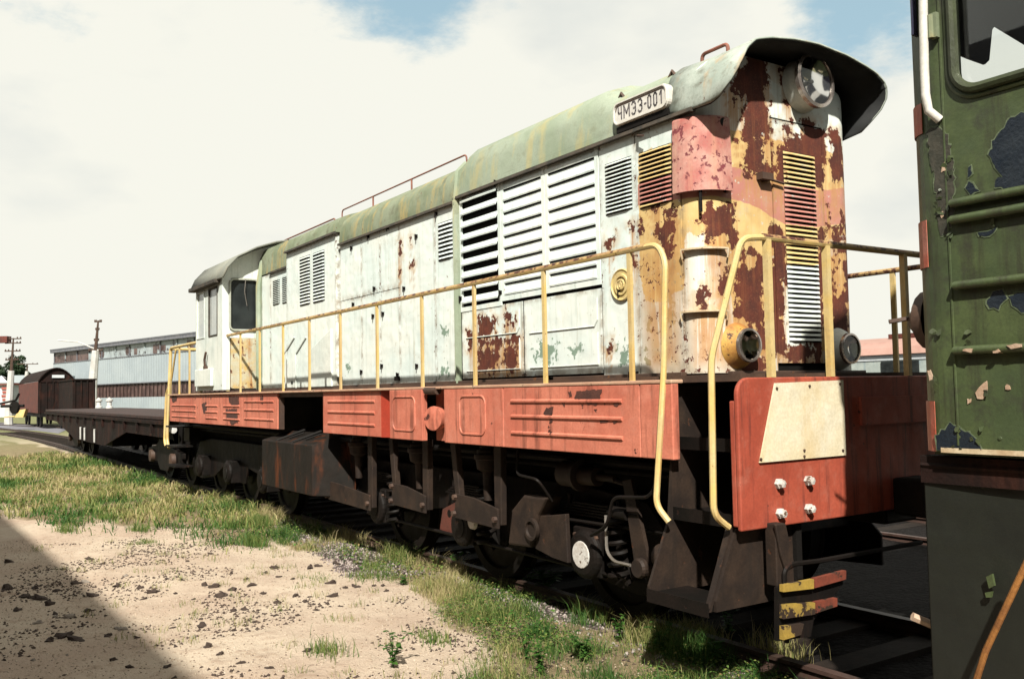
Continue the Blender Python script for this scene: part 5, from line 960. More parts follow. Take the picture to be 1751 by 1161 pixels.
# ------------------------------------------------------------------ flat wagon behind the locomotive
wg = empty('flat_wagon', (-28, -.3, 0), 'low rusty flat wagon with deep side girder, coupled behind the derelict locomotive', 'wagon')
WX0, WX1, WY = -38.6, -18.7, -1.45; zD = 1.40
wyo = lambda x: 0.0
w = lambda px, py: float(at(px, py, 1, WY)[0]); wz = lambda px, py: float(at(px, py, 1, WY)[2])
mb = MB(); mb.box(WX0, WX1, WY, 1.25, zD-.07, zD); mb.build('deck', M_wood, wg, bevel=.01)
gz = [(WX0, zD-.08), (WX0, zD-.36), (w(97, 722), zD-.40), (w(128, 745), .55), (w(178, 750), .55), (w(215, 735), zD-.42), (WX1, zD-.42), (WX1, zD-.08)]
for y in (WY, 1.18): mb = MB(); mb.prism(gz, 1, y, y+.03); mb.prism([(WX0, zD-.10), (WX1, zD-.10), (WX1, zD-.16), (WX0, zD-.16)], 1, y-.05, y); mb.build('side_girder', M_wagon, wg)
for k in range(13): x = WX0+.8+k*1.5; MB().box(x-.04, x+.04, WY-.055, WY-.002, zD-.36, zD-.165).build('girder_rib', M_wagon, wg)
mb = MB(); mb.box(WX0+1, WX1-1, -.3, .3, .65, zD-.09); mb.box(w(140, 740), w(175, 740), -1.2, 1.0, .5, .9); mb.build('centre_sill', M_darker, wg)
for i, xc0 in enumerate((w(118, 745)-.4, w(255, 745)+.2)):
    mb = MB(); 
    for y in (-1.15, 1.0): mb.prism([(xc0-1.5, .38), (xc0-1.5, .66), (xc0-.7, .76), (xc0-.4, .9), (xc0+.4, .9), (xc0+.7, .76), (xc0+1.5, .66), (xc0+1.5, .38), (xc0+.6, .42), (xc0+.35, .25), (xc0-.35, .25), (xc0-.6, .42)], 1, y-.05, y+.05)
    mb.box(xc0-.3, xc0+.3, -1.15, 1.0, .4, .8); b2 = mb.build('bogie', M_dark, wg, bevel=.01)
    for dx in (-.95, .95):
        for y in (-.86, .74): wheel_bm(xc0+dx, y).build('wheel', M_dark, b2, True)
        MB().lathe((xc0+dx, -1.2, .52), (0, -1, 0), [(0, .14), (.08, .13), (.1, 0)], 14).build('axle_cap', M_brown, b2, True)
for px in (141, 165, 148): x = w(px, 735); MB().tube([(x, WY-.05, .6), (x+.05, WY-.06, .95)], .03, 5).build('side_hook', M_post, wg)
mb = MB(); mb.box(WX1, WX1+.5, -.18, .1, .85, 1.2); mb.prism([(WX1, -1.2), (WX1+.08, -1.2), (WX1+.08, 1.2), (WX1, 1.2)], 2, .8, zD); mb.build('coupler', M_dark, wg)
lw = at(275, 722, 1, -1.4); mb = MB(); mb.lathe((WX1+.12, -1.35, 1.12), (1, 0, .2), [(0, .03), (.05, .06), (.12, .07), (.13, 0)], 14); mb.build('tail_lamp', M_post, wg, True)
for i, px in enumerate((169, 187)):
    x = float(at(px, 697, 1, .6)[0]); mb = MB(); mb.lathe((x, .6, zD), (0, 0, 1), [(0, .13), (.06, .13), (.08, .09), (.24, .09), (.27, .13), (.33, .13), (.36, .06), (.40, .06), (.42, 0)], 14); o = mb.build('pipe_fitting', M_post, None, True); tag(o, ('left one of two' if i == 0 else 'right one of two')+' small grey pipe fittings standing on the flat wagon deck', 'pipe fitting', 'grey pipe fittings on the flat wagon')
# ------------------------------------------------------------------ brown van and lower wagon beyond
VX = -64.; vy0, vy1 = float(at(65, 690, 0, VX)[1]), float(at(127, 690, 0, VX)[1]); vt = float(at(65, 652, 0, VX)[2]); vtop = float(at(95, 630, 0, VX)[2]); vb = float(at(95, 703, 0, VX)[2])-.1
van = empty('covered_van', (VX-5, (vy0+vy1)/2, 0), 'rusty brown covered railway van with a rounded roof, seen end on beyond the flat wagon', 'railway van'); VL = 13
ac = [(vy0+(vy1-vy0)*i/12, vt+(vtop-vt)*math.sin(math.pi*i/12)**.8) for i in range(13)]
mb = MB(); mb.prism([(vy0, vb), (vy1, vb)]+ac[::-1], 0, VX-.1, VX); mb.build('end_wall', M_wagon, van)
mb = MB(); mb.box(VX-VL, VX-.1, vy0, vy0+.08, vb, vt); mb.box(VX-VL, VX-.1, vy1-.08, vy1, vb, vt); mb.build('side_wall', M_wagonlit, van)
mb = MB(); mb.add([(x, a[0], a[1]+.03) for x in (VX-VL, VX+.15) for a in ac], [(i, 13+i, 14+i, i+1) for i in range(12)]); mb.build('roof', M_wagon, van, solid=.06)
mb = MB(); mb.box(VX-VL, VX, vy0+.1, vy1-.1, vb-.25, vb); 
for x in (VX-1.5, VX-3.3, VX-9, VX-11): mb.lathe((x, vy0+.3, .5), (0, 1, 0), [(0, 0), (0, .5), (.1, .5), (.1, 0)], 20); mb.lathe((x, vy1-.4, .5), (0, 1, 0), [(0, 0), (0, .5), (.1, .5), (.1, 0)], 20)
mb.build('underframe', M_darker, van)
mb = MB()
for k in range(6): y = vy0+.1+(vy1-vy0-.2)*k/5; mb.box(VX, VX+.05, y-.04, y+.04, vb, vt)
mb.box(VX, VX+.055, vy0, vy1, vt-.05, vt+.04); mb.build('end_rib', M_wagon, van)
q = [at(*k, 0, VX+.08) for k in ((89, 641), (110, 641), (110, 646), (89, 646))]; MB().prism([(float(k[1]), float(k[2])) for k in q], 0, VX+.06, VX+.09).build('notice_board', M_plaster, van)
LX = -56.; ly0, ly1 = float(at(124, 690, 0, LX)[1]), float(at(163, 690, 0, LX)[1]); lt = float(at(140, 650, 0, LX)[2])
lo_ = empty('tool_wagon', (LX-3, (ly0+ly1)/2, 0), 'dark brown low box wagon with flat top, standing right of the rounded van', 'wagon')
mb = MB(); mb.box(LX-6, LX, ly0, ly1, .9, lt); mb.build('body', M_wagon, lo_, bevel=.03)
mb = MB(); mb.box(LX-6.1, LX+.1, ly0-.05, ly1+.05, lt, lt+.08); mb.build('lid', M_wagon, lo_); mb = MB()
for k in range(4): y = ly0+.1+(ly1-ly0-.2)*k/3; mb.box(LX, LX+.06, y-.04, y+.04, .9, lt-.01)
mb.build('rib', M_wagon, lo_); mb = MB(); mb.box(LX-6, LX, ly0+.1, ly1-.1, .55, .9)
for x in (LX-1, LX-5): mb.lathe((x, ly0, .5), (0, 1, 0), [(0, 0), (0, .5), (.1, .5), (.1, 0)], 20)
mb.build('underframe', M_darker, lo_)
# ------------------------------------------------------------------ warehouse
wa, wb_ = Vector((-150.3, 11.4, 0)), Vector((-106.7, 21.2, 0)); dirw = (wb_-wa).normalized(); nrm = Vector((dirw.y, -dirw.x, 0))
wh = empty('warehouse', tuple(wa+dirw*40), 'long pale corrugated metal warehouse with window bands behind the wagons', 'warehouse'); WL = 90.
if nrm.dot(Vector((0, -5, 0))-wa) < 0: nrm = -nrm
def fac(name, a, b, z0, z1, mat, out=0., th=.2, par=None, **k):
    p, q = wa+dirw*a+nrm*out, wa+dirw*b+nrm*out; i_ = -nrm*th; mb = MB(); mb.hexa([(*p.xy, z0), (*(p+i_).xy, z0), (*(p+i_).xy, z1), (*p.xy, z1)], [(*q.xy, z0), (*(q+i_).xy, z0), (*(q+i_).xy, z1), (*q.xy, z1)]); return mb.build(name, mat, par or wh, **k)
def corr(z0, z1, out=0.):
    mb = MB(); n = int(WL/.35); vs = []
    for i in range(n+1):
        for zz in (z0, z1): p = wa+dirw*(WL*i/n)+nrm*(out+(.035 if i % 2 else 0)); vs.append((p.x, p.y, zz))
    mb.add(vs, [(2*i, 2*i+1, 2*i+3, 2*i+2) for i in range(n)]); return mb
HW = 9.0
corr(3.62, 7.1).build('wall', M_facade, wh); corr(-.1, 1.85).build('wall', M_facade, wh)
fac('upper_glazing', 0, 13, 7.1, 8.65, M_fwind, -.15, .1); fac('upper_glazing', 13, WL, 7.1, 8.65, M_fwin, -.15, .1); fac('lower_glazing', 0, WL, 1.85, 3.62, M_fwind, -.2, .1)
for k in range(80):
    a = .4+k*1.1; fac('mullion', a, a+.09, 1.86, 3.61, M_wood, -.05, .1)
for k in range(20): a = .02+k*4.4; fac('mullion', a, a+.16, 7.11, 8.64, M_fwin if k % 2 else M_froof, -.03, .1)
rr_ = random.Random(9)
for k in range(26): a = rr_.uniform(0, 60); fac('broken_pane', a, a+rr_.uniform(.5, 1.5), 7.2+rr_.uniform(0, .6), 8.5-rr_.uniform(0, .5), M_fwind, -.12, .02)
fac('roof_edge', -.4, WL, 8.65, 9.05, M_froof, .35, .5); fac('roof', -.4, WL, 9.05, 9.2, M_froof, .4, 24.)
fac('end_wall', -.0, .3, -.1, 8.9, M_facade, -.3, 23); fac('sill', 0, WL, 3.60, 3.72, M_froof, .08, .1); fac('sill', 0, WL, 7.05, 7.15, M_froof, .08, .1)
# ------------------------------------------------------------------ far-left buildings, trees, poles
def P3(px, py, d): return Vector(depth_at(px, py, d).tolist())
def fbox(name, px0, px1, pyt, d, mat, par, th=6., z0=-.1):
    a, b = P3(px0, pyt, d), P3(px1, pyt, d); v = Vector((b.x-a.x, b.y-a.y, 0)).normalized(); n_ = Vector((-v.y, v.x, 0)); n_ = n_ if n_.dot(Vector((a.x, a.y+5.5, 0))) > 0 else -n_
    mb = MB(); c, e = b+n_*th, a+n_*th; zt_ = a.z; mb.add([(a.x, a.y, z0), (b.x, b.y, z0), (c.x, c.y, z0), (e.x, e.y, z0), (a.x, a.y, zt_), (b.x, b.y, zt_), (c.x, c.y, zt_), (e.x, e.y, zt_)], [(0, 3, 2, 1), (4, 5, 6, 7), (0, 1, 5, 4), (1, 2, 6, 5), (2, 3, 7, 6), (3, 0, 4, 7)]); return mb.build(name, mat, par)
c = P3(40, 660, 118); wbl = empty('white_building', (c.x, c.y, 0), 'low white building with gridded window, beyond the rusty van at the left', 'building')
fbox('wall', 15, 70, 645, 118, M_plaster, wbl, 8); fbox('roof', 14, 71, 642, 117.6, M_facade, wbl, 9, c.z+.3+(c.z-c.z)); fbox('window', 19, 36, 659, 117.7, M_fwin, wbl, .1, P3(25, 676, 117).z)
for k in range(5): fbox('window_bar', 19.3+k*4, 20+k*4, 659, 117.5, M_froof, wbl, .05, P3(25, 676, 117).z)
c = P3(5, 670, 100); bb = empty('brick_building', (c.x, c.y, 0), 'white and red brick building at the far left edge', 'building')
fbox('wall', -40, 4, 657, 100, M_plaster, bb, 8); fbox('wall', 3.9, 14, 657, 100, M_plaster, bb, 8)
for k in range(5): fbox('brick_quoin', (4 if k % 2 else 2.5), 14, 662+k*6.5, 99.85, M_brick, bb, .2, P3(5, 666.0+k*6.5, 99.8).z)
a = P3(-42, 658, 99.8); b = P3(15, 658, 99.8); mb = MB(); r1, r2, r3 = P3(-20, 648, 103), P3(5, 648, 103), P3(16, 657, 99.6); fbox('roof', -42, 15, 655.5, 99.6, M_brick, bb, 8, P3(0, 658, 99.6).z)
mb = MB(); a = P3(-8, 655, 99.5); b = P3(15, 655, 99.5); t_ = P3(3, 643, 101); bk = P3(15, 655, 108); mb.add([tuple(a), tuple(b), tuple(t_), tuple(t_+Vector((-8, 1, 0)))], [(0, 1, 2, 3)]); mb.build('roof', M_plaster, bb, solid=.2)
def tree(px, pyt, d, wpx, name='tree', label='', seed=1, n=2600, group='trees at the far left'):
    r = np.random.default_rng(seed); b = P3(px, 690, d); top = P3(px, pyt, d).z; root = empty(name, (b.x, b.y, -.1), label, 'tree', group); R = wpx/1543*d/2; Ht = top
    mb = MB(); mb.tube([(b.x, b.y, -.2), (b.x+.1, b.y, Ht*.4), (b.x, b.y, Ht*.8)], [.28, .2, .06], 8)
    for k in range(7): an = k*.9; z0_ = Ht*(.3+.07*k); mb.tube([(b.x, b.y, z0_), (b.x+math.cos(an)*R*.6, b.y+math.sin(an)*R*.6, z0_+Ht*.16)], [.1, .03], 5)
    mb.build('trunk', M_bark, root)
    cl = r.normal(size=(26, 3)); cl /= np.linalg.norm(cl, axis=1)[:, None]; cl *= r.uniform(.25, .85, (26, 1)); cen = np.stack([b.x+cl[:, 0]*R, b.y+cl[:, 1]*R, Ht*.58+cl[:, 2]*Ht*.42], 1); rad = r.uniform(.18, .4, 26)*R
    idx = r.integers(0, 26, n); dv = r.normal(size=(n, 3)); dv /= np.linalg.norm(dv, axis=1)[:, None]; pos = cen[idx]+dv*(rad[idx]*r.uniform(.5, 1.05, n))[:, None]; sz_ = r.uniform(.16, .34, n)
    u = r.normal(size=(n, 3)); u /= np.linalg.norm(u, axis=1)[:, None]; v = np.cross(u, dv); v /= np.linalg.norm(v, axis=1)[:, None]+1e-9
    V = np.concatenate([pos-u*sz_[:, None], pos+v*sz_[:, None]*.6, pos+u*sz_[:, None], pos-v*sz_[:, None]*.6], 1).reshape(-1, 3)-np.array([b.x, b.y, -.1]); F = np.arange(4*n).reshape(-1, 4); o = npmesh('crown', V, F, M_leaf, {'tint': np.repeat(r.uniform(0, 1, n), 4)}); o.parent = root
def leafmat(name, cols, rough=.6, trans=.25):
    mt, t, b = newmat(name); a = NN(t, 'ShaderNodeAttribute'); a.attribute_name = 'tint'; r = NN(t, 'ShaderNodeValToRGB'); r.color_ramp.elements[0].color = c4(cols[0]); r.color_ramp.elements[1].color = c4(cols[-1])
    for i, c in enumerate(cols[1:-1]): e = r.color_ramp.elements.new((i+1)/(len(cols)-1)); e.color = c4(c)
    LK(t, a.outputs['Fac'], r.inputs[0]); LK(t, r.outputs[0], b.inputs['Base Color']); b.inputs['Roughness'].default_value = rough; b.inputs['Specular IOR Level'].default_value = .2
    if trans:
        tr = NN(t, 'ShaderNodeBsdfTranslucent'); LK(t, r.outputs[0], tr.inputs[0]); ms = NN(t, 'ShaderNodeMixShader'); ms.inputs[0].default_value = trans; LK(t, b.outputs[0], ms.inputs[1]); LK(t, tr.outputs[0], ms.inputs[2]); out = [n for n in t.nodes if n.type == 'OUTPUT_MATERIAL'][0]; LK(t, ms.outputs[0], out.inputs[0])
    return mt
M_leaf = leafmat('dark foliage', [(.012, .030, .012), (.025, .05, .02), (.04, .07, .03)])
M_grass = leafmat('meadow grass', [(.05, .13, .025), (.14, .22, .05), (.30, .31, .10), (.46, .40, .18), (.55, .45, .25)], .6, .3)
M_weed = leafmat('weed leaves', [(.035, .11, .02), (.07, .17, .03), (.12, .22, .05)], .5, .3)
tree(30, 598, 150, 46, label='tall dark green tree behind the low white building', seed=2)
tree(2, 617, 145, 44, label='dark green tree behind the brick building at the left edge', seed=3)
tree(48, 632, 152, 34, label='small dark green tree between the white building and the warehouse', seed=4, n=1400)
# poles
def pole(px0, py0, px1, py1, d, label, arms, r0=.17, lamp=False, grp='utility poles in the yard'):
    a, b = P3(px0, py0, d), P3(px1, py1, d); ro = empty('utility_pole', (a.x, a.y, -.1), label, 'utility pole', grp); base = Vector((a.x, a.y, -.1)); mid = a.lerp(b, .55)
    MB().tube([base, a, mid], [r0*1.1, r0, r0*.75], 8).build('pole_shaft', M_post, ro); MB().tube([mid, b], [r0*.42, r0*.18], 6).build('pole_top', M_brown, ro)
    for (t, w_) in arms:
        p = a.lerp(b, t); v = Vector((.55, .83, 0)); MB().tube([p-v*w_, p+v*w_], .045, 5).build('crossarm', M_brown, ro)
        for s_ in (-.9, -.5, .5, .9): q = p+v*w_*s_; MB().lathe(tuple(q), (0, 0, 1), [(0, .03), (.06, .05), (.13, .04), (.15, 0)], 8).build('insulator', M_brown, ro)
    if lamp: p = a.lerp(b, .55); v = Vector((.55, .83, 0)); MB().tube([p+v*.2, p-v*1.2+Vector((0, 0, .6)), p-v*2.6+Vector((0, 0, .75))], .05, 6).build('lamp_arm', M_post, ro)
    return ro
pole(158, 662, 168, 548, 62, 'slim whitewashed pole with a lamp arm in front of the warehouse', [(.55, .5), (.70, .16), (.86, .12), (.98, .25)], .30, True)
po = pole(15, 702, 23, 578, 68, 'whitewashed concrete pole with insulator crossarms and a red box at the far left', [(.70, .5), (.82, .6), (.93, .6), (.99, .6)], .28)
fbox('signal_box', -8, 12, 575, 67.8, M_wagonlit, po, .6, P3(0, 586, 67.8).z)
pole(45, 650, 47, 622, 100, 'thin distant pole behind the white building', [(.98, 1.2)], .22)
# yellow cart-like thing and black scooter-like scrap near the van
c = P3(33, 711, 60); mb = MB(); u = Vector((.55, .83, 0)); bq = [c-u*.35+Vector((0, 0, -.1)), c+u*.25+Vector((0, 0, -.1)), c+u*.42+Vector((0, 0, .45)), c-u*.02+Vector((0, 0, .40))]
f_ = Vector((-.3, .2, 0)); mb.hexa([tuple(k) for k in bq], [tuple(k+f_) for k in bq]); mb.tube([c-u*1.0+Vector((0, 0, -.06)), c-u*.3+Vector((0, 0, -.02))], .05, 6); tag(mb.build('switch_lever', M_yel, None), 'small yellow painted switch lever on the grass by the rusty van', 'switch lever')
c = P3(27, 694, 55); mb = MB(); mb.lathe(tuple(c+Vector((0, 0, -.1))), (.5, -.8, 0), [(0, 0), (0, .38), (.15, .38), (.15, 0)], 16); mb.tube([c-u*1.2+Vector((0, 0, .1)), c+Vector((0, 0, .35)), c+u*.2+Vector((0, 0, .75))], .07, 6); mb.tube([c-u*.9, c+u*.5], .10, 6); tag(mb.build('scrap_pile', M_darker, None), 'black heap of scrap metal with a wheel beside the rusty van', 'scrap')
# ------------------------------------------------------------------ buildings seen between hood and green cab
c = P3(1530, 620, 24)
co = empty('old_coach', (c.x, c.y, 0), 'old railway coach with curved pinkish tin roof and white cantrail behind the front railing', 'railway coach')
c0x, c1x = c.x-7, c.x+5; cyy = c.y; zt1 = float(depth_at(1500, 615, 24)[2]); 
mb = MB(); mb.box(c0x, c1x, cyy, cyy+2.9, .9, zt1); mb.build('body', M('pale coach wall', (.55, .62, .58), (.40, .46, .44), 1.5, .6, streak=((.1, .2, .3), .6, 6)), co)
mb = MB(); mb.box(c0x, c1x, cyy-.02, cyy-.002, zt1-.02, zt1+.13); mb.build('cantrail', M_plaster, co)
mb = MB(); pr = [(cyy-.1, zt1+.13), (cyy+.1, zt1+.33), (cyy+.5, zt1+.50), (cyy+1.45, zt1+.66), (cyy+2.4, zt1+.5), (cyy+3, zt1+.1)]; mb.prism(pr, 0, c0x-.1, c1x+.1); mb.build('roof', M_pink, co, bevel=.03)
mb = MB(); mb.box(c.x-.9, c.x+.6, cyy+1.1, cyy+1.8, zt1+.62, zt1+.74); mb.lathe((c.x+.2, cyy+1.4, zt1+.7), (0, 0, 1), [(0, .12), (.15, .12), (.3, .02), (.55, .015), (.55, 0)], 10); mb.build('roof_vent', M_wagonlit, co)
for k in range(4): x = c0x+.8+k*2.9; w_ = MB().box(x, x+1.1, cyy-.03, cyy-.004, 1.55, zt1-.05).build('window', M_darkglass, co)
MB().box(c0x, c1x, cyy+.2, cyy+2.7, .3, .9).build('underframe', M_darker, co)
# ------------------------------------------------------------------ unseen long shed, added behind the camera to cast the shadow on the sand
sh = empty('shadow_caster_shed', (-6, -12, 0), 'long brick shed added out of view to cast the lower left shadow', 'shed')
shY, shH = -8.2, 5.85; sh.rotation_euler.z = .036
MB().box(-30, 14, shY-5, shY, -.2, shH-.3).build('wall', M('dark brick', (.16, .07, .05), (.10, .05, .04), 2, .9), sh); MB().prism([(shY+.25, shH-.3), (shY+.25, shH), (shY-2.5, shH+1.0), (shY-5.3, shH), (shY-5.3, shH-.3)], 0, -30.3, 14.3).build('roof', M_froof, sh)  # brick kept dark to limit light bounced into the cast shadow
for k in range(9):
    x = -27+k*4.6; wq = MB().box(x, x+1.4, shY, shY+.03, 1.6, 3.2).build('window', M_darkglass, sh); MB().box(x-.08, x+1.48, shY+.031, shY+.06, 1.5, 1.6).build('sill', M_plaster, wq)
# ------------------------------------------------------------------ grass, weeds, clods, stones
def blades(name, x, y, hgt, wid, tint, seed, lean=.5):
    r = np.random.default_rng(seed); n = len(x); z_ = height(x, y)-.01; a = r.uniform(0, 2*np.pi, n); dx, dy = np.cos(a), np.sin(a); b = r.uniform(0, 2*np.pi, n); L = hgt*r.uniform(.1, 1., n)*lean
    bx_, by_ = np.cos(b)*L, np.sin(b)*L; ww = wid
    p = [np.stack([x-dx*ww, y-dy*ww, z_], 1), np.stack([x+dx*ww, y+dy*ww, z_], 1), np.stack([x+bx_*.35+dx*ww*.7, y+by_*.35+dy*ww*.7, z_+hgt*.6], 1), np.stack([x+bx_*.35-dx*ww*.7, y+by_*.35-dy*ww*.7, z_+hgt*.6], 1), np.stack([x+bx_, y+by_, z_+hgt*np.sqrt(np.clip(1-lean*.3, .3, 1))], 1)]
    V = np.stack(p, 1).reshape(-1, 3); i = np.arange(n)*5
    me = bpy.data.meshes.new(name); me.vertices.add(len(V)); me.vertices.foreach_set('co', V.astype(np.float32).ravel()); Q = np.stack([i, i+1, i+2, i+3], 1); T = np.stack([i+3, i+2, i+4], 1)
    lp = np.concatenate([Q.ravel(), T.ravel()]); st = np.concatenate([np.arange(n)*4, 4*n+np.arange(n)*3]); me.loops.add(len(lp)); me.loops.foreach_set('vertex_index', lp.astype(np.int32)); me.polygons.add(2*n); me.polygons.foreach_set('loop_start', st.astype(np.int32)); me.update(calc_edges=True)
    at_ = me.attributes.new('tint', 'FLOAT', 'POINT'); at_.data.foreach_set('value', np.repeat(tint, 5).astype(np.float32)); me.materials.append(M_grass); o = bpy.data.objects.new(name, me); COL.objects.link(o); o['kind'] = 'stuff'; return o
def scatter(n, x0, x1, y0, y1, seed): r = np.random.default_rng(seed); return r.uniform(x0, x1, n), r.uniform(y0, y1, n), r
# tall yellow-green meadow, left
x, y, r = scatter(230000, -34, -8, -7.5, -.95, 3); g_, s_ = cover(x, y); g2 = np.clip(g_, 0, 1); k = r.uniform(0, 1, len(x)) < g2*np.interp(x, [-34, -20, -12], [.35, .6, .8])*(.12+.88*smooth(.38, .62, fbm(x, y, 2.4, 3, 57))); x, y = x[k], y[k]
dry = fbm(x, y, .8, 3, 51); lush = smooth(.0, .9, -sd_(gpts([(0, 740), (430, 740), (190, 835), (0, 900)]), x, y)+.5)*1.; hh = (.05+.20*r.uniform(0, 1, len(x))**2)*(.45+.9*fbm(x, y, 2.2, 3, 61)); blades('grass', x, y, hh, np.full(len(x), .0045)+.00025*np.abs(x), np.clip(.58+(dry-.5)*1.9-.38*lush+r.normal(0, .2, len(x)), 0, 1), 5, 1.0)
# strip by the track and foreground
x, y, r = scatter(480000, -16, -2.2, -4.4, -.86, 4); g_, s_ = cover(x, y); tuft = smooth(.45, .7, fbm(x, y, 4.5, 3, 71)); gv = np.maximum(sd_(G_grav, x, y), sd_(G_grav2, x, y)); dens = .8*np.maximum(s_*(.12+.9*tuft)*(1-.8*smooth(-.05, .1, gv)), .5*tuft*smooth(-1.35, -1.1, y)); k = r.uniform(0, 1, len(x)) < dens; x, y, tuft = x[k], y[k], tuft[k]
dry = fbm(x, y, 1.3, 3, 81); hh = (.03+.13*r.uniform(0, 1, len(x))**1.8)*(.6+.7*tuft)*(1+.5*smooth(-1.6, -1.1, y)); near = smooth(-9, -5, x); blades('grass', x, y, hh, np.full(len(x), .0022), np.clip(.44-.18*near+(dry-.5)*2.6+r.normal(0, .2, len(x)), 0, 1), 6, .9)
# thin stray tufts on the sand
cx_ = rng.uniform(-13, -4.5, 90); cy_ = rng.uniform(-4.3, -1.8, 90); xs2 = (cx_[:, None]+rng.normal(0, .05, (90, 26))).ravel(); ys2 = (cy_[:, None]+rng.normal(0, .05, (90, 26))).ravel(); blades('grass', xs2, ys2, rng.uniform(.02, .10, len(xs2)), np.full(len(xs2), .0025), np.clip(rng.normal(.5, .2, len(xs2)), 0, 1), 7, .8)
for (px, py, n_, h_) in ((113, 905, 260, .16), (240, 905, 300, .15), (445, 900, 700, .24), (435, 930, 500, .2), (250, 925, 200, .08), (560, 1110, 160, .16), (625, 985, 300, .10), (640, 970, 300, .1), (180, 885, 200, .14), (545, 985, 120, .06), (1190, 1085, 500, .22), (1330, 1120, 200, .30), (1180, 1100, 300, .25), (740, 1090, 200, .1)):
    q = at(px, py, 2, -.08); r_ = np.random.default_rng(int(px)); blades('grass', q[0]+r_.normal(0, .13, n_), q[1]+r_.normal(0, .07, n_), r_.uniform(.3, 1., n_)*h_, np.full(n_, .0032), np.clip(r_.normal(.25 if px < 1000 else .65, .15, n_), 0, 1), 8+int(px), .55)
# leafy weeds: every plant its own object
def weed(px, py, h, label, n=26, seed=1, leaf=.05, gz=-.09, stems=5, tintm=.4):
    q = at(px, py, 2, gz); r = random.Random(seed); z0 = float(height(q[0], q[1])); ro = empty('weed', (q[0], q[1], z0), label, 'weed', 'leafy weeds beside the track'); sb = MB(); LV = []; LT = []
    for s_ in range(stems):
        a = r.uniform(0, 6.28); L = h*r.uniform(.6, 1.1); ln = r.uniform(.15, .55); pts = [Vector((q[0], q[1], z0))+Vector((math.cos(a)*ln*L*t*t, math.sin(a)*ln*L*t*t, L*t)) for t in (0, .25, .5, .75, 1)]; sb.tube(pts, [.004, .0035, .003, .002, .001], 5)
        for j in range(n//stems):
            t = r.uniform(.15, 1.); k = min(3, int(t*4)); p = pts[k].lerp(pts[k+1], t*4-k); b = r.uniform(0, 6.28); up = r.uniform(-.1, .6); d = Vector((math.cos(b), math.sin(b), up)).normalized(); sd2 = d.cross(Vector((0, 0, 1))).normalized(); l = leaf*r.uniform(.6, 1.3); w2 = l*r.uniform(.22, .36)
            base = len(LV); LV += [p, p+d*l*.35+sd2*w2+Vector((0, 0, .004)), p+d*l*.4-Vector((0, 0, .002)), p+d*l*.35-sd2*w2+Vector((0, 0, .004)), p+d*l*.75+sd2*w2*.7-Vector((0, 0, l*.05)), p+d*l*.75-sd2*w2*.7-Vector((0, 0, l*.05)), p+d*l-Vector((0, 0, l*.16))]; LT += [min(1, max(0, r.gauss(tintm, .25)))]*7
    sb.build('stem', M_weed, ro); V = np.array([[v.x-q[0], v.y-q[1], v.z-z0] for v in LV]); nL = len(V)//7; F = []
    for i in range(nL): b = i*7; F += [(b, b+1, b+2, b+2), (b, b+2, b+3, b+3), (b+1, b+4, b+5, b+3), (b+4, b+6, b+5, b+5)]
    me = bpy.data.meshes.new('leaves'); me.from_pydata([tuple(v) for v in V], [], [tuple(dict.fromkeys(f)) for f in F]); at_ = me.attributes.new('tint', 'FLOAT', 'POINT'); at_.data.foreach_set('value', np.array(LT, dtype=np.float32)); me.materials.append(M_weed); o = bpy.data.objects.new('leaves', me); COL.objects.link(o); o.parent = ro
W_ = [((935, 1015), .24, 'long-leaved green weed below the first axle, arching over the gravel', 34, .10), ((900, 1005), .15, 'small leafy weed just left of the arching one by the gravel', 24, .05), ((780, 970), .16, 'broad-leaved yellow-green weed in front of the middle wheels', 36, .07), ((745, 965), .12, 'low broad-leaved weed at the left of the yellow-green one', 26, .06),
      ((500, 870), .26, 'bright green weed at the edge of the dark shadow below the equipment box', 40, .07), ((455, 858), .24, 'bushy green weed left of the equipment box shadow', 40, .07), ((532, 890), .12, 'tiny green weed in the shadow edge right of the bright one', 14, .05), ((672, 1140), .20, 'dark green weed at the bottom of the photo, standing on pale sand', 50, .04), ((900, 1130), .30, 'tall thin weed at the bottom, left of the large grass patch', 30, .04),
      ((925, 1150), .18, 'low bushy weed at the bottom edge of the big grass patch', 60, .035), ((1000, 1130), .18, 'dense green weed inside the big grass patch', 60, .04), ((1245, 1075), .14, 'small weed beside the near rail at the right', 26, .05), ((1130, 1120), .18, 'leafy weed in the foreground grass right of the dense green one', 44, .04), ((1220, 1140), .12, 'small light green weed at the bottom right of the grass', 26, .05), ((690, 1000), .08, 'flat green weed on the gravel below the hangers', 26, .04), ((1060, 1100), .16, 'feathery green weed amid the foreground grass', 46, .03)]
for i, (q, h, lb, n_, lf) in enumerate(W_): weed(q[0], q[1], h*1.25, lb, int(n_*1.8), 100+i, lf*1.1, tintm=.6 if i in (2, 3) else .35)
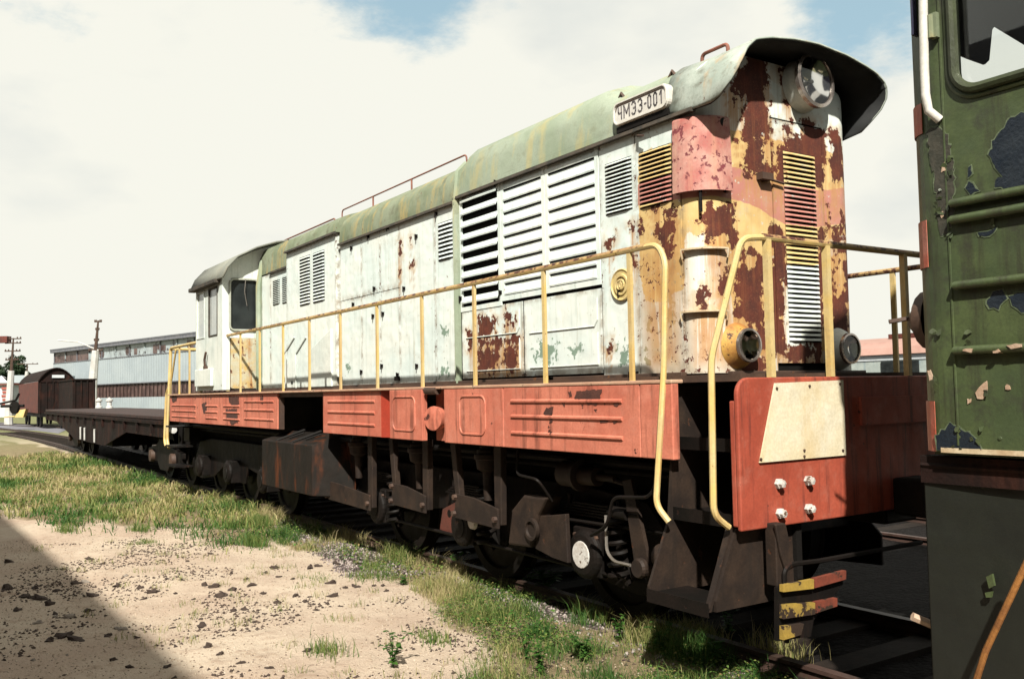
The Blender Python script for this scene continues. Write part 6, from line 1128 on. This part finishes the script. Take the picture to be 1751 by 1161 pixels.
# low broad-leaved ground cover between the grasses
def leafcover(n, reg, seed, name, hmax, l0, l1, tm):
    x, y, r = scatter(n, *reg, seed); g_, s_ = cover(x, y); k = r.uniform(0, 1, n) < np.maximum(s_, g_*.6)*smooth(.47, .60, fbm(x, y, 1.9, 3, seed+2)); x, y = x[k], y[k]; n = len(x); z0 = height(x, y)+r.uniform(0, 1, n)**1.5*hmax
    b = r.uniform(0, 6.28, n); up = r.uniform(-.3, .6, n); d = np.stack([np.cos(b), np.sin(b), up], 1); d /= np.linalg.norm(d, axis=1)[:, None]; sd2 = np.stack([-np.sin(b), np.cos(b), r.uniform(-.4, .4, n)], 1); L = r.uniform(l0, l1, n)[:, None]; w = L*r.uniform(.2, .38, n)[:, None]; p = np.stack([x, y, z0], 1)
    V = np.stack([p, p+d*L*.45+sd2*w, p+d*L-np.array([0, 0, .3])*L, p+d*L*.45-sd2*w], 1).reshape(-1, 3); o = npmesh(name, V, np.arange(4*n).reshape(-1, 4), M_weed2, {'tint': np.repeat(np.clip(r.normal(tm, .25, n), 0, 1), 4)}); o['kind'] = 'stuff'
M_weed2 = leafmat('mixed low leaves', [(.04, .13, .025), (.11, .22, .045), (.26, .29, .08), (.40, .28, .13)], .6, .3)
leafcover(90000, (-9, -2.5, -3.6, -.9), 201, 'ground_cover', .09, .010, .032, .42)
leafcover(60000, (-22, -8, -6, -.95), 205, 'ground_cover', .13, .02, .05, .5)
# dark clods: individual lumps
def clod_mesh(seed, mat, name, k=.4):
    r = random.Random(seed); me = bpy.data.meshes.new(name); b = bmesh.new(); bmesh.ops.create_icosphere(b, subdivisions=2, radius=1)
    ph = [r.uniform(0, 6) for _ in range(6)]
    for v in b.verts: p = v.co.copy(); s_ = 1+k*(math.sin(p.x*3+ph[0])*math.cos(p.y*2.6+ph[1])+.6*math.sin(p.z*5+ph[2]+p.x*4)+.4*math.sin(p.y*8+ph[3])+.3*r.uniform(-1, 1)); v.co = Vector((p.x*s_*1.25, p.y*s_*.9, p.z*s_*.75))
    b.to_mesh(me); b.free(); me.materials.append(mat); return me
cm = [clod_mesh(k, M_clod, 'dirt_clod') for k in range(6)]; sm_ = [clod_mesh(20+k, M_stone, 'pale_stone', .22) for k in range(4)]
CP = [(200, 1000, 5), (95, 1010, 4), (158, 1015, 6), (262, 1008, 5), (350, 998, 5), (365, 1002, 6), (378, 1016, 5), (397, 1006, 5), (470, 968, 4), (477, 985, 4), (530, 970, 5), (545, 967, 4), (380, 1015, 5), (400, 1040, 5), (418, 1038, 5), (345, 1065, 5), (355, 1105, 5), (375, 1118, 5), (475, 1025, 4), (505, 1015, 4), (565, 995, 6), (568, 1018, 6), (590, 1002, 4), (523, 1025, 4), (525, 1110, 5), (412, 1135, 4), (460, 1143, 4), (295, 1068, 3), (240, 1002, 4), (285, 988, 3), (310, 990, 3), (430, 1000, 4), (450, 1010, 4), (245, 1018, 3), (130, 995, 5), (70, 1022, 7), (85, 1030, 6), (40, 1020, 5), (110, 1080, 8), (130, 1088, 7), (85, 1090, 6), (185, 1082, 5), (195, 1125, 4), (222, 1138, 4), (285, 1136, 4), (15, 960, 5), (60, 1005, 4), (155, 955, 4), (10, 1005, 6), (320, 960, 3), (360, 948, 3), (175, 963, 3), (395, 980, 3), (420, 990, 3), (455, 977, 3), (500, 990, 3), (600, 960, 4), (612, 965, 4), (575, 965, 5), (640, 1000, 3), (660, 1010, 3), (655, 1000, 4), (690, 985, 3), (610, 1000, 4), (560, 1030, 3), (540, 1040, 3), (510, 1050, 3), (480, 1040, 3), (440, 1075, 3), (400, 1075, 3), (435, 1062, 3), (330, 1020, 3), (300, 1010, 3), (150, 1040, 4), (235, 1090, 3), (95, 1045, 3), (30, 1040, 4)]
for i, (px, py, s_) in enumerate(CP):
    q = at(px, py, 2, -.09); d = float(np.linalg.norm(q-CAM)); o = bpy.data.objects.new('dirt_clod', cm[i % 6]); COL.objects.link(o); sc = s_*d/1543*1.15; o.scale = (sc*random.uniform(.8, 1.5), sc*random.uniform(.8, 1.3), sc*random.uniform(.7, 1.1)); o.rotation_euler = (random.uniform(-.3, .3), random.uniform(-.3, .3), random.uniform(0, 6.28)); o.location = (q[0], q[1], float(height(q[0], q[1]))+sc*.05); shd = px < 20+(py-895)*1.2 and py > 880; tag(o, 'dark dirt clod lying in the brown shadow at the lower left' if shd else 'small dark clod of dirt lying on the sunlit pale sand', 'dirt clod', 'dirt clods in the shadow' if shd else 'dark dirt clods scattered on the sunlit sand')
ST = [(65, 1060, 6), (118, 1052, 7), (210, 1072, 6), (200, 1070, 5), (145, 993, 6), (215, 985, 4), (95, 1050, 4), (330, 1085, 5), (57, 1125, 4), (422, 862, 5), (420, 862, 4), (385, 875, 4), (115, 1115, 3), (1250, 1135, 6), (1300, 1140, 7), (1315, 1150, 6), (1270, 1120, 5), (1225, 1110, 4), (1345, 1158, 7), (1320, 1125, 5)]
for i, (px, py, s_) in enumerate(ST):
    q = at(px, py, 2, -.09); d = float(np.linalg.norm(q-CAM)); o = bpy.data.objects.new('pale_stone', sm_[i % 4]); COL.objects.link(o); sc = s_*d/1543*.9; o.scale = (sc, sc*.9, sc); o.rotation_euler = (0, 0, random.uniform(0, 6.28)); o.location = (q[0], q[1], float(height(q[0], q[1]))+sc*.15); tag(o, 'pale stone lying loose on the sandy ground', 'stone', 'pale stones on the ground')
# gravel and crumbs: uncountable
def crumbs(name, mat, x, y, s0, s1, seed):
    r = np.random.default_rng(seed); n = len(x); z_ = height(x, y); base = np.array([[1, 0, 0], [-.5, .87, 0], [-.5, -.87, 0], [.1, .1, .9], [.1, -.1, -.6]]); S_ = r.uniform(s0, s1, n)**1.; a = r.uniform(0, 6.28, n); ca, sa = np.cos(a), np.sin(a)
    B = base[None]*(1+r.uniform(-.35, .35, (n, 5, 3))); X = B[:, :, 0]*ca[:, None]-B[:, :, 1]*sa[:, None]; Y_ = B[:, :, 0]*sa[:, None]+B[:, :, 1]*ca[:, None]; V = np.stack([X, Y_, B[:, :, 2]*.8], 2)*S_[:, None, None]+np.stack([x, y, z_+S_*.1], 1)[:, None, :]
    T = np.array([(0, 1, 3), (1, 2, 3), (2, 0, 3), (1, 0, 4), (2, 1, 4), (0, 2, 4)]); F = (T[None]+(np.arange(n)*5)[:, None, None]).reshape(-1, 3); o = npmesh(name, V.reshape(-1, 3), F, mat, {'tint': np.repeat(r.uniform(0, 1, n), 5)}); o['kind'] = 'stuff'; return o
M_gravel = leafmat('ballast stones', [(.06, .045, .04), (.18, .14, .13), (.33, .27, .25), (.5, .44, .4)], .9, 0)
M_pebble = leafmat('sand pebbles', [(.12, .08, .06), (.42, .32, .22), (.58, .48, .36), (.66, .58, .47)], .9, 0)
x, y, r = scatter(60000, -18, -2.5, -3.6, -.8, 14); gv = np.maximum(sd_(G_grav, x, y), sd_(G_grav2, x, y)); st_ = smooth(-1.5, -.95, y); k = r.uniform(0, 1, len(x)) < np.maximum(smooth(-.15, .1, gv), st_*.55)*.8; crumbs('gravel', M_gravel, x[k], y[k], .008, .026, 15)
x, y, r = scatter(16000, -14, -3.5, -5., -1.4, 16); crumbs('pebbles', M_pebble, x, y, .003, .010, 17)
x, y, r = scatter(16000, -14, -3.5, -5., -1.4, 18); k = r.uniform(0, 1, len(x)) < smooth(.48, .66, fbm(x, y, 1.6, 3, 91)); crumbs('dirt_crumbs', M_clod, x[k], y[k], .004, .019, 19)
